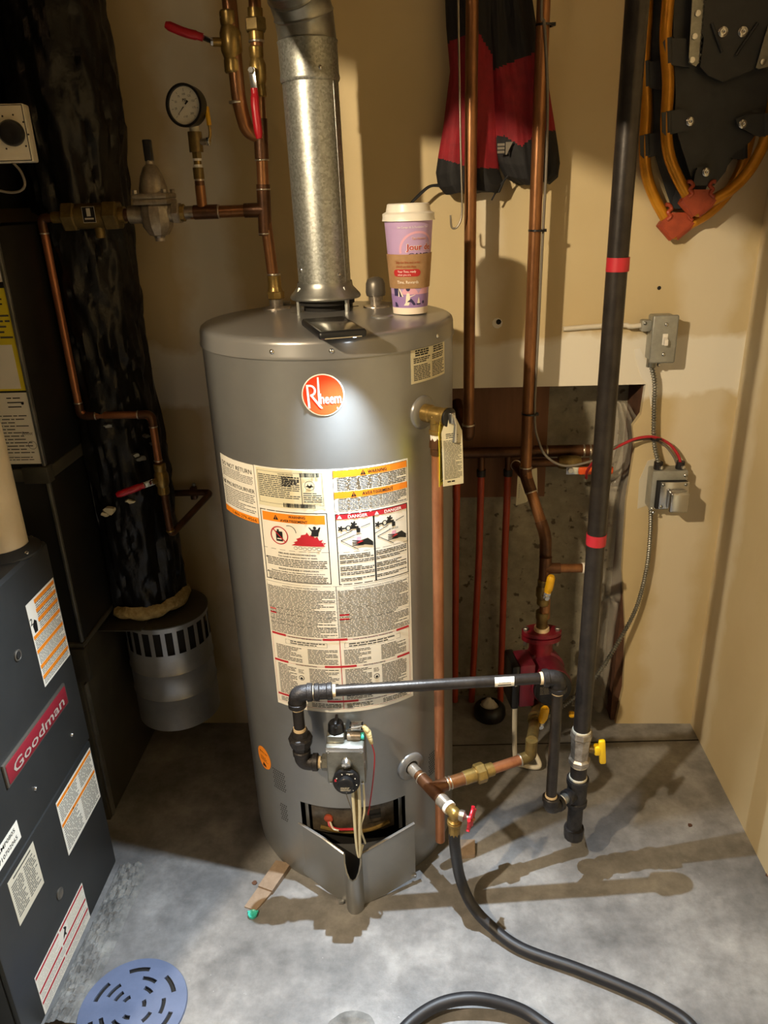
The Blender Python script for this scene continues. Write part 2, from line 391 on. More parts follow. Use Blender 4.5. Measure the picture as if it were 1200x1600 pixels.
# ------------------------------------------------------------------ printing on surfaces
TXT = {}
def text_mesh(s, bold=0.0):
    k = (s, bold)
    if k in TXT: return TXT[k]
    cu = bpy.data.curves.new('t', 'FONT'); cu.body = s; cu.size = 1.0; cu.resolution_u = 2; cu.offset = bold
    ob = bpy.data.objects.new('t', cu); col.objects.link(ob)
    dg = bpy.context.evaluated_depsgraph_get(); ev = ob.evaluated_get(dg); me = ev.to_mesh()
    vs = [(v.co.x, v.co.y) for v in me.vertices]; fs = [list(p.vertices) for p in me.polygons]
    ev.to_mesh_clear(); bpy.data.objects.remove(ob); bpy.data.curves.remove(cu)
    TXT[k] = (vs, fs); return TXT[k]
class Print:
    """flat print on a surface: fn(u, v, h) gives the point at u right, v up, h off the surface"""
    def __init__(s, fn, step=0.02): s.fn = fn; s.step = step; s.by = {}
    def mb(s, name): return s.by.setdefault(name, MB())
    def rect(s, u0, v0, u1, v1, name, h=0.0005):
        nu = max(1, int(abs(u1-u0)/s.step)+1)
        rows = [[s.fn(u0+(u1-u0)*i/nu, v, h) for i in range(nu+1)] for v in (v0, v1)]
        s.mb(name).grid(rows); return s
    def frame(s, u0, v0, u1, v1, t, name, h=0.0006):
        s.rect(u0, v0, u1, v0+t, name, h); s.rect(u0, v1-t, u1, v1, name, h); s.rect(u0, v0, u0+t, v1, name, h); s.rect(u1-t, v0, u1, v1, name, h); return s
    def poly(s, pts, name, h=0.0006):
        us = [p[0] for p in pts]; a, b = min(us), max(us); n = max(1, int((b-a)/min(s.step, 0.0016)))
        if s.step >= 0.5: s.mb(name).add([s.fn(u, v, h) for u, v in pts], [list(range(len(pts)))]); return s
        def cut(u):
            o = []
            for (x0, y0), (x1, y1) in zip(pts, pts[1:]+pts[:1]):
                if (x0 <= u) != (x1 <= u): o.append(y0+(y1-y0)*(u-x0)/(x1-x0))
            return sorted(o)
        for k in range(n):
            u0, u1 = a+(b-a)*k/n, a+(b-a)*(k+1)/n; e = (b-a)/n*1e-3; l, r = cut(u0+e), cut(u1-e)
            if len(l) != len(r): l = r = cut((u0+u1)/2)
            for q in range(0, len(l)-1, 2): s.mb(name).add([s.fn(u0, l[q], h), s.fn(u1, r[q], h), s.fn(u1, r[q+1], h), s.fn(u0, l[q+1], h)], [[0, 1, 2, 3]])
        return s
    def disc(s, u, v, r, name, h=0.0006, n=28, ru=None):
        ru = ru or r; rows = []
        for k in range(4):
            rad = k/3
            rows.append([s.fn(u+ru*rad*math.cos(2*math.pi*i/n), v+r*rad*math.sin(2*math.pi*i/n), h) for i in range(n)])
        s.mb(name).grid(rows, 0, True); return s
    def ring(s, u, v, r0, r1, name, h=0.0007, n=32, a0=0, a1=360):
        rows = [[s.fn(u+r*math.cos(R_(a0+(a1-a0)*i/n)), v+r*math.sin(R_(a0+(a1-a0)*i/n)), h) for i in range(n+1)] for r in (r0, r1)]
        s.mb(name).grid(rows); return s
    def text(s, t, u, v, size, name, align='C', bold=0.0, wid=None, h=0.0009, slant=0.0):
        vs, fs = text_mesh(t, bold)
        if not vs: return s
        x0 = min(a for a, b in vs); x1 = max(a for a, b in vs); W = x1-x0
        kx = size if wid is None else wid/W
        ox = {'L': 0, 'C': -W*kx/2, 'R': -W*kx}[align]
        s.mb(name).add([s.fn(u+ox+(a-x0)*kx+slant*b*size, v+b*size, h) for a, b in vs], fs); return s
    def para(s, u0, v0, u1, v1, rows, name, fill=0.55, h=0.0006, ragged=0.25, words=None):
        pitch = (v1-v0)/rows; W = u1-u0; wl = words or pitch*2.6
        for k in range(rows):
            y1 = v1-pitch*(k+0.2); y0 = y1-pitch*fill; u = u0
            end = u1 if random.random() > 0.35 else u1-W*random.random()*ragged
            while u < end-wl*0.3:
                e = min(end, u+wl*(0.35+random.random()*1.2)); s.rect(u, y0, e, y1, name, h); u = e+pitch*0.35
        return s
    def triangle(s, u, v, sz, name, name2):
        s.poly([(u-sz*0.55, v), (u+sz*0.55, v), (u, v+sz)], name, 0.0008); s.rect(u-sz*0.05, v+sz*0.3, u+sz*0.05, v+sz*0.7, name2, 0.0011); s.rect(u-sz*0.05, v+sz*0.1, u+sz*0.05, v+sz*0.2, name2, 0.0011); return s
    def build(s, parent, names=None):
        for k, mb in s.by.items():
            nm = (names or {}).get(k, 'stripe' if k in ('ink_orange', 'ink_red') else 'print_mark')
            # weld coincident corners, then find the separate pieces
            key = {}; idx = []
            for p in mb.v: idx.append(key.setdefault((round(p.x, 5), round(p.y, 5), round(p.z, 5)), len(key)))
            par = list(range(len(key)))
            def find(i):
                while par[i] != i: par[i] = par[par[i]]; i = par[i]
                return i
            for f in mb.f:
                for q in f[1:]: par[find(idx[q])] = find(idx[f[0]])
            isl = {}
            for f in mb.f: isl.setdefault(find(idx[f[0]]), []).append(f)
            if len(isl) <= 14:
                for fl in isl.values():
                    m2 = MB()
                    for f in fl: m2.add([mb.v[q] for q in f], [list(range(len(f)))])
                    m2.build('letter' if nm == 'lettering' else nm, k, parent, 0, recalc=False)
            else:
                mb.build(nm if nm != 'print_mark' else 'fine_print', k, parent, 0, recalc=False)['kind'] = 'stuff'
def sheet(fn, u0, v0, u1, v1, thick=0.0004, step=0.02, lift=0.0001):     # a thin curved or flat sheet with real edges
    nu = max(1, int(abs(u1-u0)/step)+1); mb = MB()
    top = [[fn(u0+(u1-u0)*i/nu, v, lift+thick) for i in range(nu+1)] for v in (v0, v1)]
    bot = [[fn(u0+(u1-u0)*i/nu, v, lift) for i in range(nu+1)] for v in (v0, v1)]
    mb.grid(top); mb.grid([top[0], bot[0]]); mb.grid([top[1], bot[1]])
    mb.add([top[0][0], top[1][0], bot[1][0], bot[0][0]], [[0, 1, 2, 3]]); mb.add([top[0][-1], top[1][-1], bot[1][-1], bot[0][-1]], [[0, 1, 2, 3]])
    return mb
def plane_map(o, u, v):
    o = V(o); u = V(u).normalized(); v = V(v).normalized(); n = u.cross(v)
    return lambda a, b, h: o+u*a+v*b+n*h

# ================================================================== the room
WY, RX = 1.869, 0.757          # back wall face, right wall face
CY = 2.005                     # foundation wall behind the hole
floor_o = struct('floor', MB().bb((-3.2, -1.6, -0.12), (1.1, 2.3, 0.0)), 'floor_concrete')
o1 = 0.02                      # left side of the hole, behind the heater
tr = at(1009, 601, WY); br_ = at(962, 1128, WY)
zt_hole = at(850, 604, WY).z
edge = [(tr.x, zt_hole), (tr.x-0.004, 0.93), (tr.x-0.022, 0.90), (tr.x-0.012, 0.84), (tr.x-0.020, 0.70), (tr.x-0.014, 0.50), (br_.x+0.004, 0.30), (br_.x+0.012, 0.12), (br_.x, 0.0)]
outline = [(-1.9, 0.0), (-1.9, 2.35), (RX, 2.35), (RX, 0.0)]
wb = MB()
wb.prism([V((x, WY, z)) for x, z in ((-3.2, 0), (o1, 0), (o1, 2.35), (-3.2, 2.35))], (0, 0.016, 0))
wb.prism([V((x, WY, z)) for x, z in ((o1, zt_hole), (tr.x, zt_hole), (tr.x, 2.35), (o1, 2.35))], (0, 0.016, 0))
wb.prism([V((x, WY, z)) for x, z in [(RX, 2.35), (tr.x, 2.35)]+edge+[(RX, 0.0)]], (0, 0.016, 0))
wall_back = struct('wall_back', wb, 'drywall')
struct('wall_right', MB().bb((RX, -1.6, 0), (RX+0.1, 2.3, 2.35)), 'drywall_side')
struct('wall_foundation', MB().bb((-3.2, CY, 0), (1.1, CY+0.2, 2.35)), 'rough_concrete')
struct('ceiling', MB().bb((-3.2, -1.6, 2.35), (1.1, 2.3, 2.45)), 'ceiling_board')
# unseen partition added here, its end set to shade the heater's left side
struct('wall_shading_left', MB().bb((-3.2, 0.57, 0), (-0.738, 0.68, 2.35)), 'drywall_side')
# framing in the hole
struct('trim_1', MB().bb((o1, WY+0.0165, zt_hole-0.004), (RX, CY-0.001, zt_hole+0.036)), 'wood_dark')
struct('trim_2', MB().bb((tr.x-0.004, WY+0.0165, 0.001), (tr.x+0.036, CY-0.001, zt_hole-0.0045)), 'wood_dark')
# saw cut across the slab, chipped patch by the furnace
j0, j1 = onz(700, 1166), onz(1082, 1157)
fl_parts = MB().prism([V((j0.x, j0.y, 0.0002)), V((RX, j1.y, 0.0002)), V((RX, j1.y+0.004, 0.0002)), V((j0.x, j0.y+0.004, 0.0002))], (0, 0, 0.0004))
fl_parts.build('saw_cut', 'dark_inside', floor_o, 0)
pa = [onz(x, y) for x, y in ((188, 1352), (240, 1350), (222, 1380), (205, 1415), (188, 1445), (172, 1490), (150, 1535), (122, 1600), (70, 1605), (120, 1495))]
rows = []
for k in range(90):
    t = k/89; a = pa[0].lerp(onz(70, 1600), t); b = smoothpath([onz(x, y) for x, y in ((228, 1350), (222, 1385), (204, 1420), (190, 1455), (172, 1495), (150, 1540), (118, 1600))], 5)[min(30, int(t*30))]
    rw = []
    for q in range(30):
        s = q/29; p = a.lerp(b, s); nz_ = mnoise.noise(V((p.x*90, p.y*90, 3.1)))
        rw.append(V((p.x+nz_*0.003, p.y, 0.0006+(0.007+0.009*nz_+0.005*mnoise.noise(V((p.x*210, p.y*210, 8))))*math.sin(math.pi*min(1, 0.12+s*0.88)))))
    rows.append(rw)
MB().grid(rows).build('chipped_strip', 'rubble', floor_o, 20)
# drilled hole, anchor marks and a knot of pale filler on the drywall
hp = at(777, 505, WY)
MB().lathe(hp, (0, -1, 0), [(-0.0005, 0.013), (0.0008, 0.012), (0.0012, 0.004)], 9).build('filler_patch', 'paper', wall_back, 0)
MB().lathe(hp+V((0.003, 0, 0.003)), (0, -1, 0), [(0.0005, 0.007), (0.0019, 0.006)], 7).build('screw_hole', 'dark_inside', wall_back, 0)
for q in ((1030, 450), (735, 355)):
    MB().lathe(at(*q, WY), (0, -1, 0), [(-0.0005, 0.005), (0.0012, 0.004), (0.0014, 0.001)], 8).build('screw_hole', 'dark_inside', wall_back, 0)
# a scar of torn paper beside the switch, pale filler beside the relay box
def wall_patch(pts, name, m, h=0.0012):
    MB().prism([at(x, y, WY-h) for x, y in pts], (0, h, 0)).build(name, m, wall_back, 0)
wall_patch([(991, 546), (1000, 544), (1008, 562), (1020, 572), (1018, 640), (1012, 600), (1002, 590), (996, 570)], 'filler_patch', 'paper')
wall_patch([(1012, 720), (1030, 715), (1016, 740), (1010, 790), (996, 795), (999, 750)], 'filler_patch', 'off_white')
# brown board behind the pipes
tag(MB().bb((o1+0.002, CY-0.022, at(780, 772, CY).z), (at(852, 700, CY).x, CY-0.001, zt_hole-0.006)).build('plywood_board', 'board_brown', None, 0), 'brown stained plywood board fixed to the concrete behind the copper manifold', 'board')
# crumpled vapour barrier down the side of the hole
rows = []
for k in range(44):
    t = k/43; rw = []
    c = smoothpath([at(970, 628, 1.90), at(985, 690, 1.93), at(975, 780, 1.93), at(966, 900, 1.93), at(955, 1030, 1.93), at(944, 1105, 1.93)], 8)
    p = c[min(len(c)-1, int(t*(len(c)-1)))]
    wd = 0.018+0.085*min(1, t*2.2)
    for q in range(16):
        s = q/15-0.5
        fold = 0.020*math.sin(s*21+t*5)+0.014*mnoise.noise(V((s*6, t*9, 1)))
        rw.append(V((p.x+s*wd*1.5-0.02*t, max(1.888, min(1.985, p.y-0.01+fold)), p.z)))
    rows.append(rw)
tag(MB().grid(rows).build('vapour_barrier', 'plastic_film', None, 180), 'crumpled clear plastic vapour barrier hanging inside the hole in the drywall', 'plastic sheet')

# unseen duct added between bulb and back wall to shade the wall's top
od = thing('shading_duct', 'unseen galvanised duct added overhead to shade the top of the back wall', 'duct', (-0.25, 0.9, 1.74))
oa, ob = V((-0.66, 0.9, 1.93)), V((0.30, 0.9, 1.55+0.0)); ob = V((0.02, 0.9, 1.66)); ox = (ob-oa).normalized(); oz = V((0, 1, 0)).cross(ox)*-1; oz = oz if oz.z > 0 else -oz
MB().box((oa+ob)/2+oz*0.10, ((ob-oa).length, 0.16, 0.20), Matrix((ox, V((0, 1, 0)), oz)).transposed(), 0.004).build('duct_run', 'galvanised_plain', od, 30)
for q in (0.1, 0.5, 0.9): MB().box(oa.lerp(ob, q)+oz*0.10, (0.02, 0.166, 0.206), Matrix((ox, V((0, 1, 0)), oz)).transposed(), 0.002).build('duct_joint', 'galvanised_plain', od, 30)
for q in (0.1, 0.9):
    b_ = oa.lerp(ob, q)+oz*0.2; MB().bb((b_.x-0.012, 0.885, b_.z-0.02), (b_.x+0.012, 0.915, 2.352), 0.001).build('hanger_strap', 'zinc', od, 30)
# ceiling bulb
lb = thing('light_bulb', 'bare round light bulb hanging from a black socket', 'light bulb', (BULB.x, BULB.y, BULB.z))
mat('bulb_glow', '#ffffff', 0.5, emit=((1.0, 0.80, 0.54), BULB_W/(4*math.pi*0.03**2)/math.pi))
MB().ball(BULB, 0.03, 20, 14).build('bulb', 'bulb_glow', lb)
MB().lathe(BULB+V((0, 0, 0.026)), (0, 0, 1), [(0, 0.014), (0.02, 0.016), (0.05, 0.016), (0.055, 0.004), (2.35-BULB.z-0.026, 0.004)], 14).build('socket', 'black_plastic', lb)

# ================================================================== water heater
TC, TR, TT = V((-0.188, 1.52, 0)), 0.243, 1.235
def tk(th, z, r=TR):
    a = R_(th); return V((TC.x+r*math.sin(a), TC.y-r*math.cos(a), z))
def tn(th): a = R_(th); return V((math.sin(a), -math.cos(a), 0))
tmap = lambda u, v, h: tk(math.degrees(u/TR), v, TR+h)
U = lambda th: R_(th)*TR
wh = thing('water_heater', 'tall grey cylindrical water heater with printed labels and a round red badge', 'water heater', (TC.x, TC.y, 0))
# jacket with the burner opening left open
D0, D1, DZ0, DZ1 = -23.0, 33.0, 0.135, 0.236
jk = MB(); zs = [0.0, 0.02, 0.06, 0.10, DZ0, 0.17, 0.20, DZ1, 0.30, 0.4, 0.5, 0.6, 0.7, 0.8, 0.9, 1.0, 1.1, 1.203]
ths = sorted(set([-180+3*i for i in range(120)]+[D0, D1])); n = len(ths); vs = []; fs = []
for z in zs:
    for th in ths: vs.append(tk(th, z, TR-(0.010 if z == 0 else 0.003 if z == 0.02 else 0)))
for k in range(len(zs)-1):
    for i in range(n):
        j = (i+1) % n
        if DZ0 <= zs[k] < DZ1 and D0 <= ths[i] < D1: continue
        fs.append([k*n+i, k*n+j, (k+1)*n+j, (k+1)*n+i])
jk.add(vs, fs).build('jacket', 'tank_paint', wh, 50)
cp = MB().lathe((TC.x, TC.y, 0), (0, 0, 1), [(1.199, TR-0.002), (1.199, TR+0.0028), (1.2015, TR+0.0032), (1.205, TR+0.0018), (1.224, TR+0.0012), (1.230, TR-0.001), (1.2335, TR-0.006), (TT, TR-0.016), (TT+0.004, 0.10), (TT+0.005, 0.0001)], 96)
cap = cp.build('top_cap', 'tank_cap', wh, 50)
for th in (-14, 10, 62): screw('screw', tk(th-2, 1.213, TR+0.001), tn(th-2), 0.0045, 'chrome', wh)
MB().lathe((TC.x, TC.y, 0.05), (0, 0, 1), [(0, 0.20), (0.24, 0.20)], 40).build('burner_chamber', 'dark_inside', wh)
# inner door with sight window
im = lambda u, v, h: tk(math.degrees(u/0.222), v, 0.222+h)
sheet(im, R_(-19)*0.222, 0.148, R_(28)*0.222, 0.236, 0.004).build('inner_door', 'burner_plate', wh, 40)
sw = sheet(im, R_(11.5)*0.222, 0.178, R_(22.5)*0.222, 0.226, 0.004, lift=0.0042).build('sight_window', 'burner_plate', wh, 40)
sheet(im, R_(13.5)*0.222, 0.188, R_(20)*0.222, 0.212, 0.001, lift=0.0084).build('glass', 'dark_inside', sw, 40)
MB().tube(fillet([tk(-14, 0.163, 0.2285), tk(-4, 0.156, 0.2285), tk(6, 0.154, 0.2285), tk(16, 0.156, 0.2285), tk(25, 0.166, 0.2285)], 0.02), 0.0045, 8).build('gasket', 'brass', wh)
MB().tube(smoothpath([tk(-9, 0.186, 0.227), tk(-8, 0.178, 0.236), tk(-4, 0.172, 0.238), tk(1, 0.170, 0.236), tk(5, 0.172, 0.238)], 5), 0.003, 7).build('igniter_lead', 'wire_red', wh)
MB().lathe(tk(-9, 0.190, 0.226), tn(-9), [(0, 0.010), (0.004, 0.010), (0.006, 0.005)], 14).build('igniter_port', 'clip_rust', wh)
MB().tube(smoothpath([tk(-8, 0.185, 0.232), tk(-6, 0.175, 0.240), tk(-3, 0.171, 0.241)], 5), 0.0022, 7).build('igniter_lead', 'cable_white', wh)
# opened front shield: two flat wings and a rounded channel
colm = [(-0.292, 1.302, 0.020, 0.170), (-0.235, 1.264, 0.008, 0.166), (-0.187, 1.237, 0.0, 0.150)]
chan = []
for k in range(9):
    a = R_(180+180*k/8); chan.append((-0.168+0.020*math.cos(a), 1.236+0.026*math.sin(a), 0.0, 0.150-0.052*math.sin(math.pi*k/8)))
colr = [(-0.149, 1.237, 0.0, 0.150), (-0.098, 1.262, 0.006, 0.164), (-0.036, 1.298, 0.018, 0.176)]
def shield(cols, t=0.0035):
    mb = MB(); n = len(cols); nrm = []
    for i in range(n):
        a = V(cols[max(0, i-1)][:2]); b = V(cols[min(n-1, i+1)][:2]); d = (b-a).normalized(); nrm.append(V((d.y, -d.x)))
    f = [[V((c[0], c[1], z)) for c, z in zip(cols, [c[2+e] for c in cols])] for e in (0, 1)]
    g = [[V((c[0]-q.x*t, c[1]-q.y*t, c[2+e])) for c, q in zip(cols, nrm)] for e in (0, 1)]
    mb.grid(f); mb.grid(g); mb.grid([f[0], g[0]]); mb.grid([f[1], g[1]])
    for i in (0, -1): mb.add([f[0][i], f[1][i], g[1][i], g[0][i]], [[0, 1, 2, 3]])
    return mb
fs_ = shield(colm).build('front_shield', 'tank_paint', wh, 30)
shield(chan).build('channel', 'tank_paint', fs_, 30)
shield(colr).build('shield_wing', 'tank_paint', fs_, 30)
for c in (colm, colr): MB().tube([V((a, b-0.001, d)) for a, b, c_, d in c], 0.0032, 6).build('folded_edge', 'tank_cap', fs_)
for p in ((-0.200, 1.240, 0.006), (-0.040, 1.296, 0.024)): MB().box(p, (0.012, 0.010, 0.008), None, 0.002).build('tab', 'tank_paint', fs_)
for th in (-21.5, 31.8): sheet(lambda u, v, h: tk(math.degrees(u/TR), v, TR-0.016+h), U(th-1), DZ0, U(th+1), DZ1, 0.002).build('jacket_edge', 'tank_paint', wh, 0)
# perforated vent patches low on the jacket
for t0, z0, nu, nv in ((-40, 0.245, 7, 9), (-37, 0.16, 4, 8), (50, 0.25, 5, 10)):
    pr = Print(tmap)
    for i in range(nu):
        for j in range(nv): pr.disc(U(t0+i*1.25+(0.6 if j % 2 else 0)), z0+j*0.0062, 0.0017, 'dark_inside', 0.0004, 8)
    pr.by['dark_inside'].build('vent_holes', 'dark_inside', wh, 0, False)['kind'] = 'stuff'
# ---- round badge
pr = Print(tmap); bu, bz = U(3.6), 1.139
bd = MB()
for rad, h in ((0.0365, 0.0006),):
    bd.grid([[tmap(bu+rad*k*math.cos(2*math.pi*i/40), bz+rad*k*math.sin(2*math.pi*i/40), h) for i in range(40)] for k in (0.001, 0.4, 0.8, 1)], 0, True)
badge = bd.build('brand_badge', 'ink_white', wh, 0); lab(badge, 'round red badge with white lettering')
pr.disc(bu, bz, 0.0345, 'badge_red', 0.0010, 40)
pr.text('heem', bu-0.0052, bz-0.0145, 0.025, 'ink_white', 'L', 0.012, 0.0355, 0.0016)
pr.rect(bu-0.0085, bz-0.0145, bu-0.0055, bz+0.031, 'ink_white', 0.0016)
pr.poly([(bu-0.0265, bz-0.022), (bu-0.0228, bz-0.022), (bu-0.0242, bz+0.0185), (bu-0.0279, bz+0.0185)], 'ink_white', 0.0016)
pr.ring(bu-0.0215, bz+0.0085, 0.0068, 0.0100, 'ink_white', 0.0017, 18, -90, 110)
pr.rect(bu-0.0275, bz+0.0155, bu-0.020, bz+0.0186, 'ink_white', 0.0016)
pr.poly([(bu-0.0215, bz-0.0005), (bu-0.0175, bz-0.0005), (bu-0.0015, bz-0.0225), (bu-0.0055, bz-0.0225)], 'ink_white', 0.0016)
pr.text('R', bu+0.0235, bz-0.0245, 0.004, 'ink_white', 'C', 0.0, None, 0.0016)
pr.build(badge, {'badge_red': 'badge_face', 'ink_white': 'lettering'})
# ---- big instruction label
u0, u1 = U(-30.7), U(39.6)
lbl = sheet(tmap, u0, 0.486, u1, 1.005).build('instruction_label', 'paper', wh, 40); lab(lbl, 'large white instruction and warning label')
pr = Print(tmap); P = 'ink'; G = 'ink_grey'
# rating plate
pr.rect(U(-29.6), 0.929, U(1.6), 1.0025, 'paper_cream', 0.0007)
pr.frame(U(-29.0), 0.936, U(1.0), 0.998, 0.0006, G, 0.001)
pr.text('WATER HEATER', U(-15), 0.993, 0.0042, P, h=0.0012)
pr.para(U(-28.6), 0.9475, U(-9), 0.992, 12, G, 0.5, 0.001, 0.6)
pr.para(U(-17), 0.972, U(-9), 0.991, 5, P, 0.6, 0.0011, 0.5)
pr.rect(U(-8.4), 0.938, U(-8.1), 0.998, G, 0.001)
def barcode(u, v, wd, h, cnt):
    x = u
    for k in range(cnt):
        ww = wd/cnt*(0.35+0.5*random.random()); pr.rect(x, v, x+ww, v+h, P, 0.0012); x += wd/cnt
barcode(U(-8.6), 0.991, U(8.5)-U(0), 0.008, 18); barcode(U(-17), 0.9315, U(14.5)-U(0), 0.008, 26)
pr.ring(U(-4.6), 0.975, 0.0085, 0.0092, P, 0.001, 24); pr.disc(U(-4.6), 0.975, 0.0045, P, 0.001, 12); pr.disc(U(-4.6), 0.9775, 0.0025, 'paper_cream', 0.0012, 10); pr.rect(U(-6.2), 0.9725, U(-3), 0.9745, P, 0.0012)
pr.para(U(-7.6), 0.942, U(0.4), 0.962, 5, G, 0.5, 0.001, 0.4)
# warning block right
pr.frame(U(5.3), 0.9235, U(39), 1.0025, 0.0007, P)
for z0, z1, t in ((0.9895, 1.0018, 'WARNING'), (0.9495, 0.9615, 'AVERTISSEMENT')):
    pr.rect(U(5.5), z0, U(38.8), z1, 'ink_orange', 0.0007)
    pr.text(t, U(24.5), z0+0.0032, 0.0085, P, 'C', 0.02, (0.036 if t == 'WARNING' else 0.060))
    pr.triangle(U(18.2 if t == 'WARNING' else 13.8), z0+0.0018, 0.009, P, 'ink_orange')
pr.para(U(7), 0.9635, U(38.3), 0.9885, 8, P, 0.55, 0.0007, 0.2); pr.para(U(7), 0.9255, U(38.3), 0.9485, 8, P, 0.55, 0.0007, 0.2)
# fire hazard block
def rframe(a, b, c, d, t):
    pr.frame(a, b, c, d, t, P)
rframe(U(-29.5), 0.7775, U(2.0), 0.922, 0.0016)
pr.rect(U(-28.4), 0.9, U(0.9), 0.9175, 'ink_orange', 0.0007)
pr.text('WARNING', U(-11.5), 0.9098, 0.0072, P, 'C', 0.02, 0.033); pr.text('AVERTISSEMENT', U(-13), 0.9012, 0.0072, P, 'C', 0.02, 0.054); pr.triangle(U(-21.5), 0.904, 0.010, P, 'ink_orange')
cu_, cv_ = U(-20.5), 0.873
pr.rect(cu_-0.007, cv_-0.012, cu_+0.007, cv_+0.008, P, 0.0008); pr.rect(cu_-0.004, cv_+0.008, cu_, cv_+0.012, P, 0.0008); pr.rect(cu_-0.0045, cv_-0.008, cu_+0.0045, cv_-0.006, 'paper', 0.0011)
pr.ring(cu_, cv_, 0.0165, 0.0185, 'ink_red', 0.0013); pr.poly([(cu_-0.0125, cv_+0.011), (cu_-0.011, cv_+0.0125), (cu_+0.0125, cv_-0.011), (cu_+0.011, cv_-0.0125)], 'ink_red', 0.0014)
fl_ = [(U(-15), 0.8555), (U(-13), 0.860), (U(-13.8), 0.862)]
for k, (du, dv) in enumerate(((0.6, 0.010), (0.2, 0.014), (2.4, 0.018), (2.2, 0.022), (4.6, 0.024), (5.0, 0.029), (6.2, 0.021), (7.6, 0.026), (8.4, 0.017), (9.6, 0.020), (10.4, 0.012), (12, 0.014), (11.2, 0.008), (13.4, 0.007), (12.0, 0.003), (13, 0.0))): fl_.append((U(-12.5+du), 0.8555+dv))
pr.poly(fl_, 'ink_red', 0.0008)
pr.disc(U(-3.8), 0.893, 0.0032, P, 0.0009, 10); pr.poly([(U(-5.6), 0.876), (U(-2.4), 0.876), (U(-2), 0.890), (U(-5), 0.890)], P, 0.0009); pr.poly([(U(-6.6), 0.894), (U(-5.9), 0.894), (U(-4.4), 0.886), (U(-5), 0.884)], P, 0.0009); pr.poly([(U(-1.9), 0.895), (U(-1.2), 0.894), (U(-2), 0.884), (U(-3), 0.886)], P, 0.0009)
for k in range(6): pr.disc(U(-13+2.1*k), 0.8505+0.001*math.sin(k*2), 0.003, G, 0.0007, 10, 0.004)
for k in range(6): pr.disc(U(-13+2.1*k), 0.8505+0.001*math.sin(k*2), 0.0022, 'paper', 0.0009, 10, 0.0032)
pr.ring(cu_+0.021, cv_+0.008, 0.013, 0.0142, P, 0.0008, 18, 0, 110)
pr.rect(U(-29.2), 0.843, U(1.7), 0.8437, P)
pr.text('FIRE AND EXPLOSION HAZARD', U(-12.8), 0.8355, 0.0044, P, 'C', 0.02, 0.075); pr.text('Can result in serious injury or death', U(-12.8), 0.8295, 0.0046, P, 'C', 0.015, 0.078)
pr.para(U(-28), 0.809, U(0.6), 0.8265, 5, P, 0.5, 0.0007, 0.1)
pr.text("RISQUE D'INCENDIE ET D'EXPLOSION", U(-12.8), 0.8025, 0.0044, P, 'C', 0.02, 0.080); pr.text('Risque de resulter en des blessures graves ou la mort', U(-13.4), 0.797, 0.0042, P, 'C', 0.015, 0.108)
pr.para(U(-28), 0.779, U(0.6), 0.795, 5, P, 0.5, 0.0007, 0.1)
pr.triangle(U(-28.2), 0.823, 0.005, P, 'paper'); pr.triangle(U(-28.2), 0.7925, 0.005, P, 'paper')
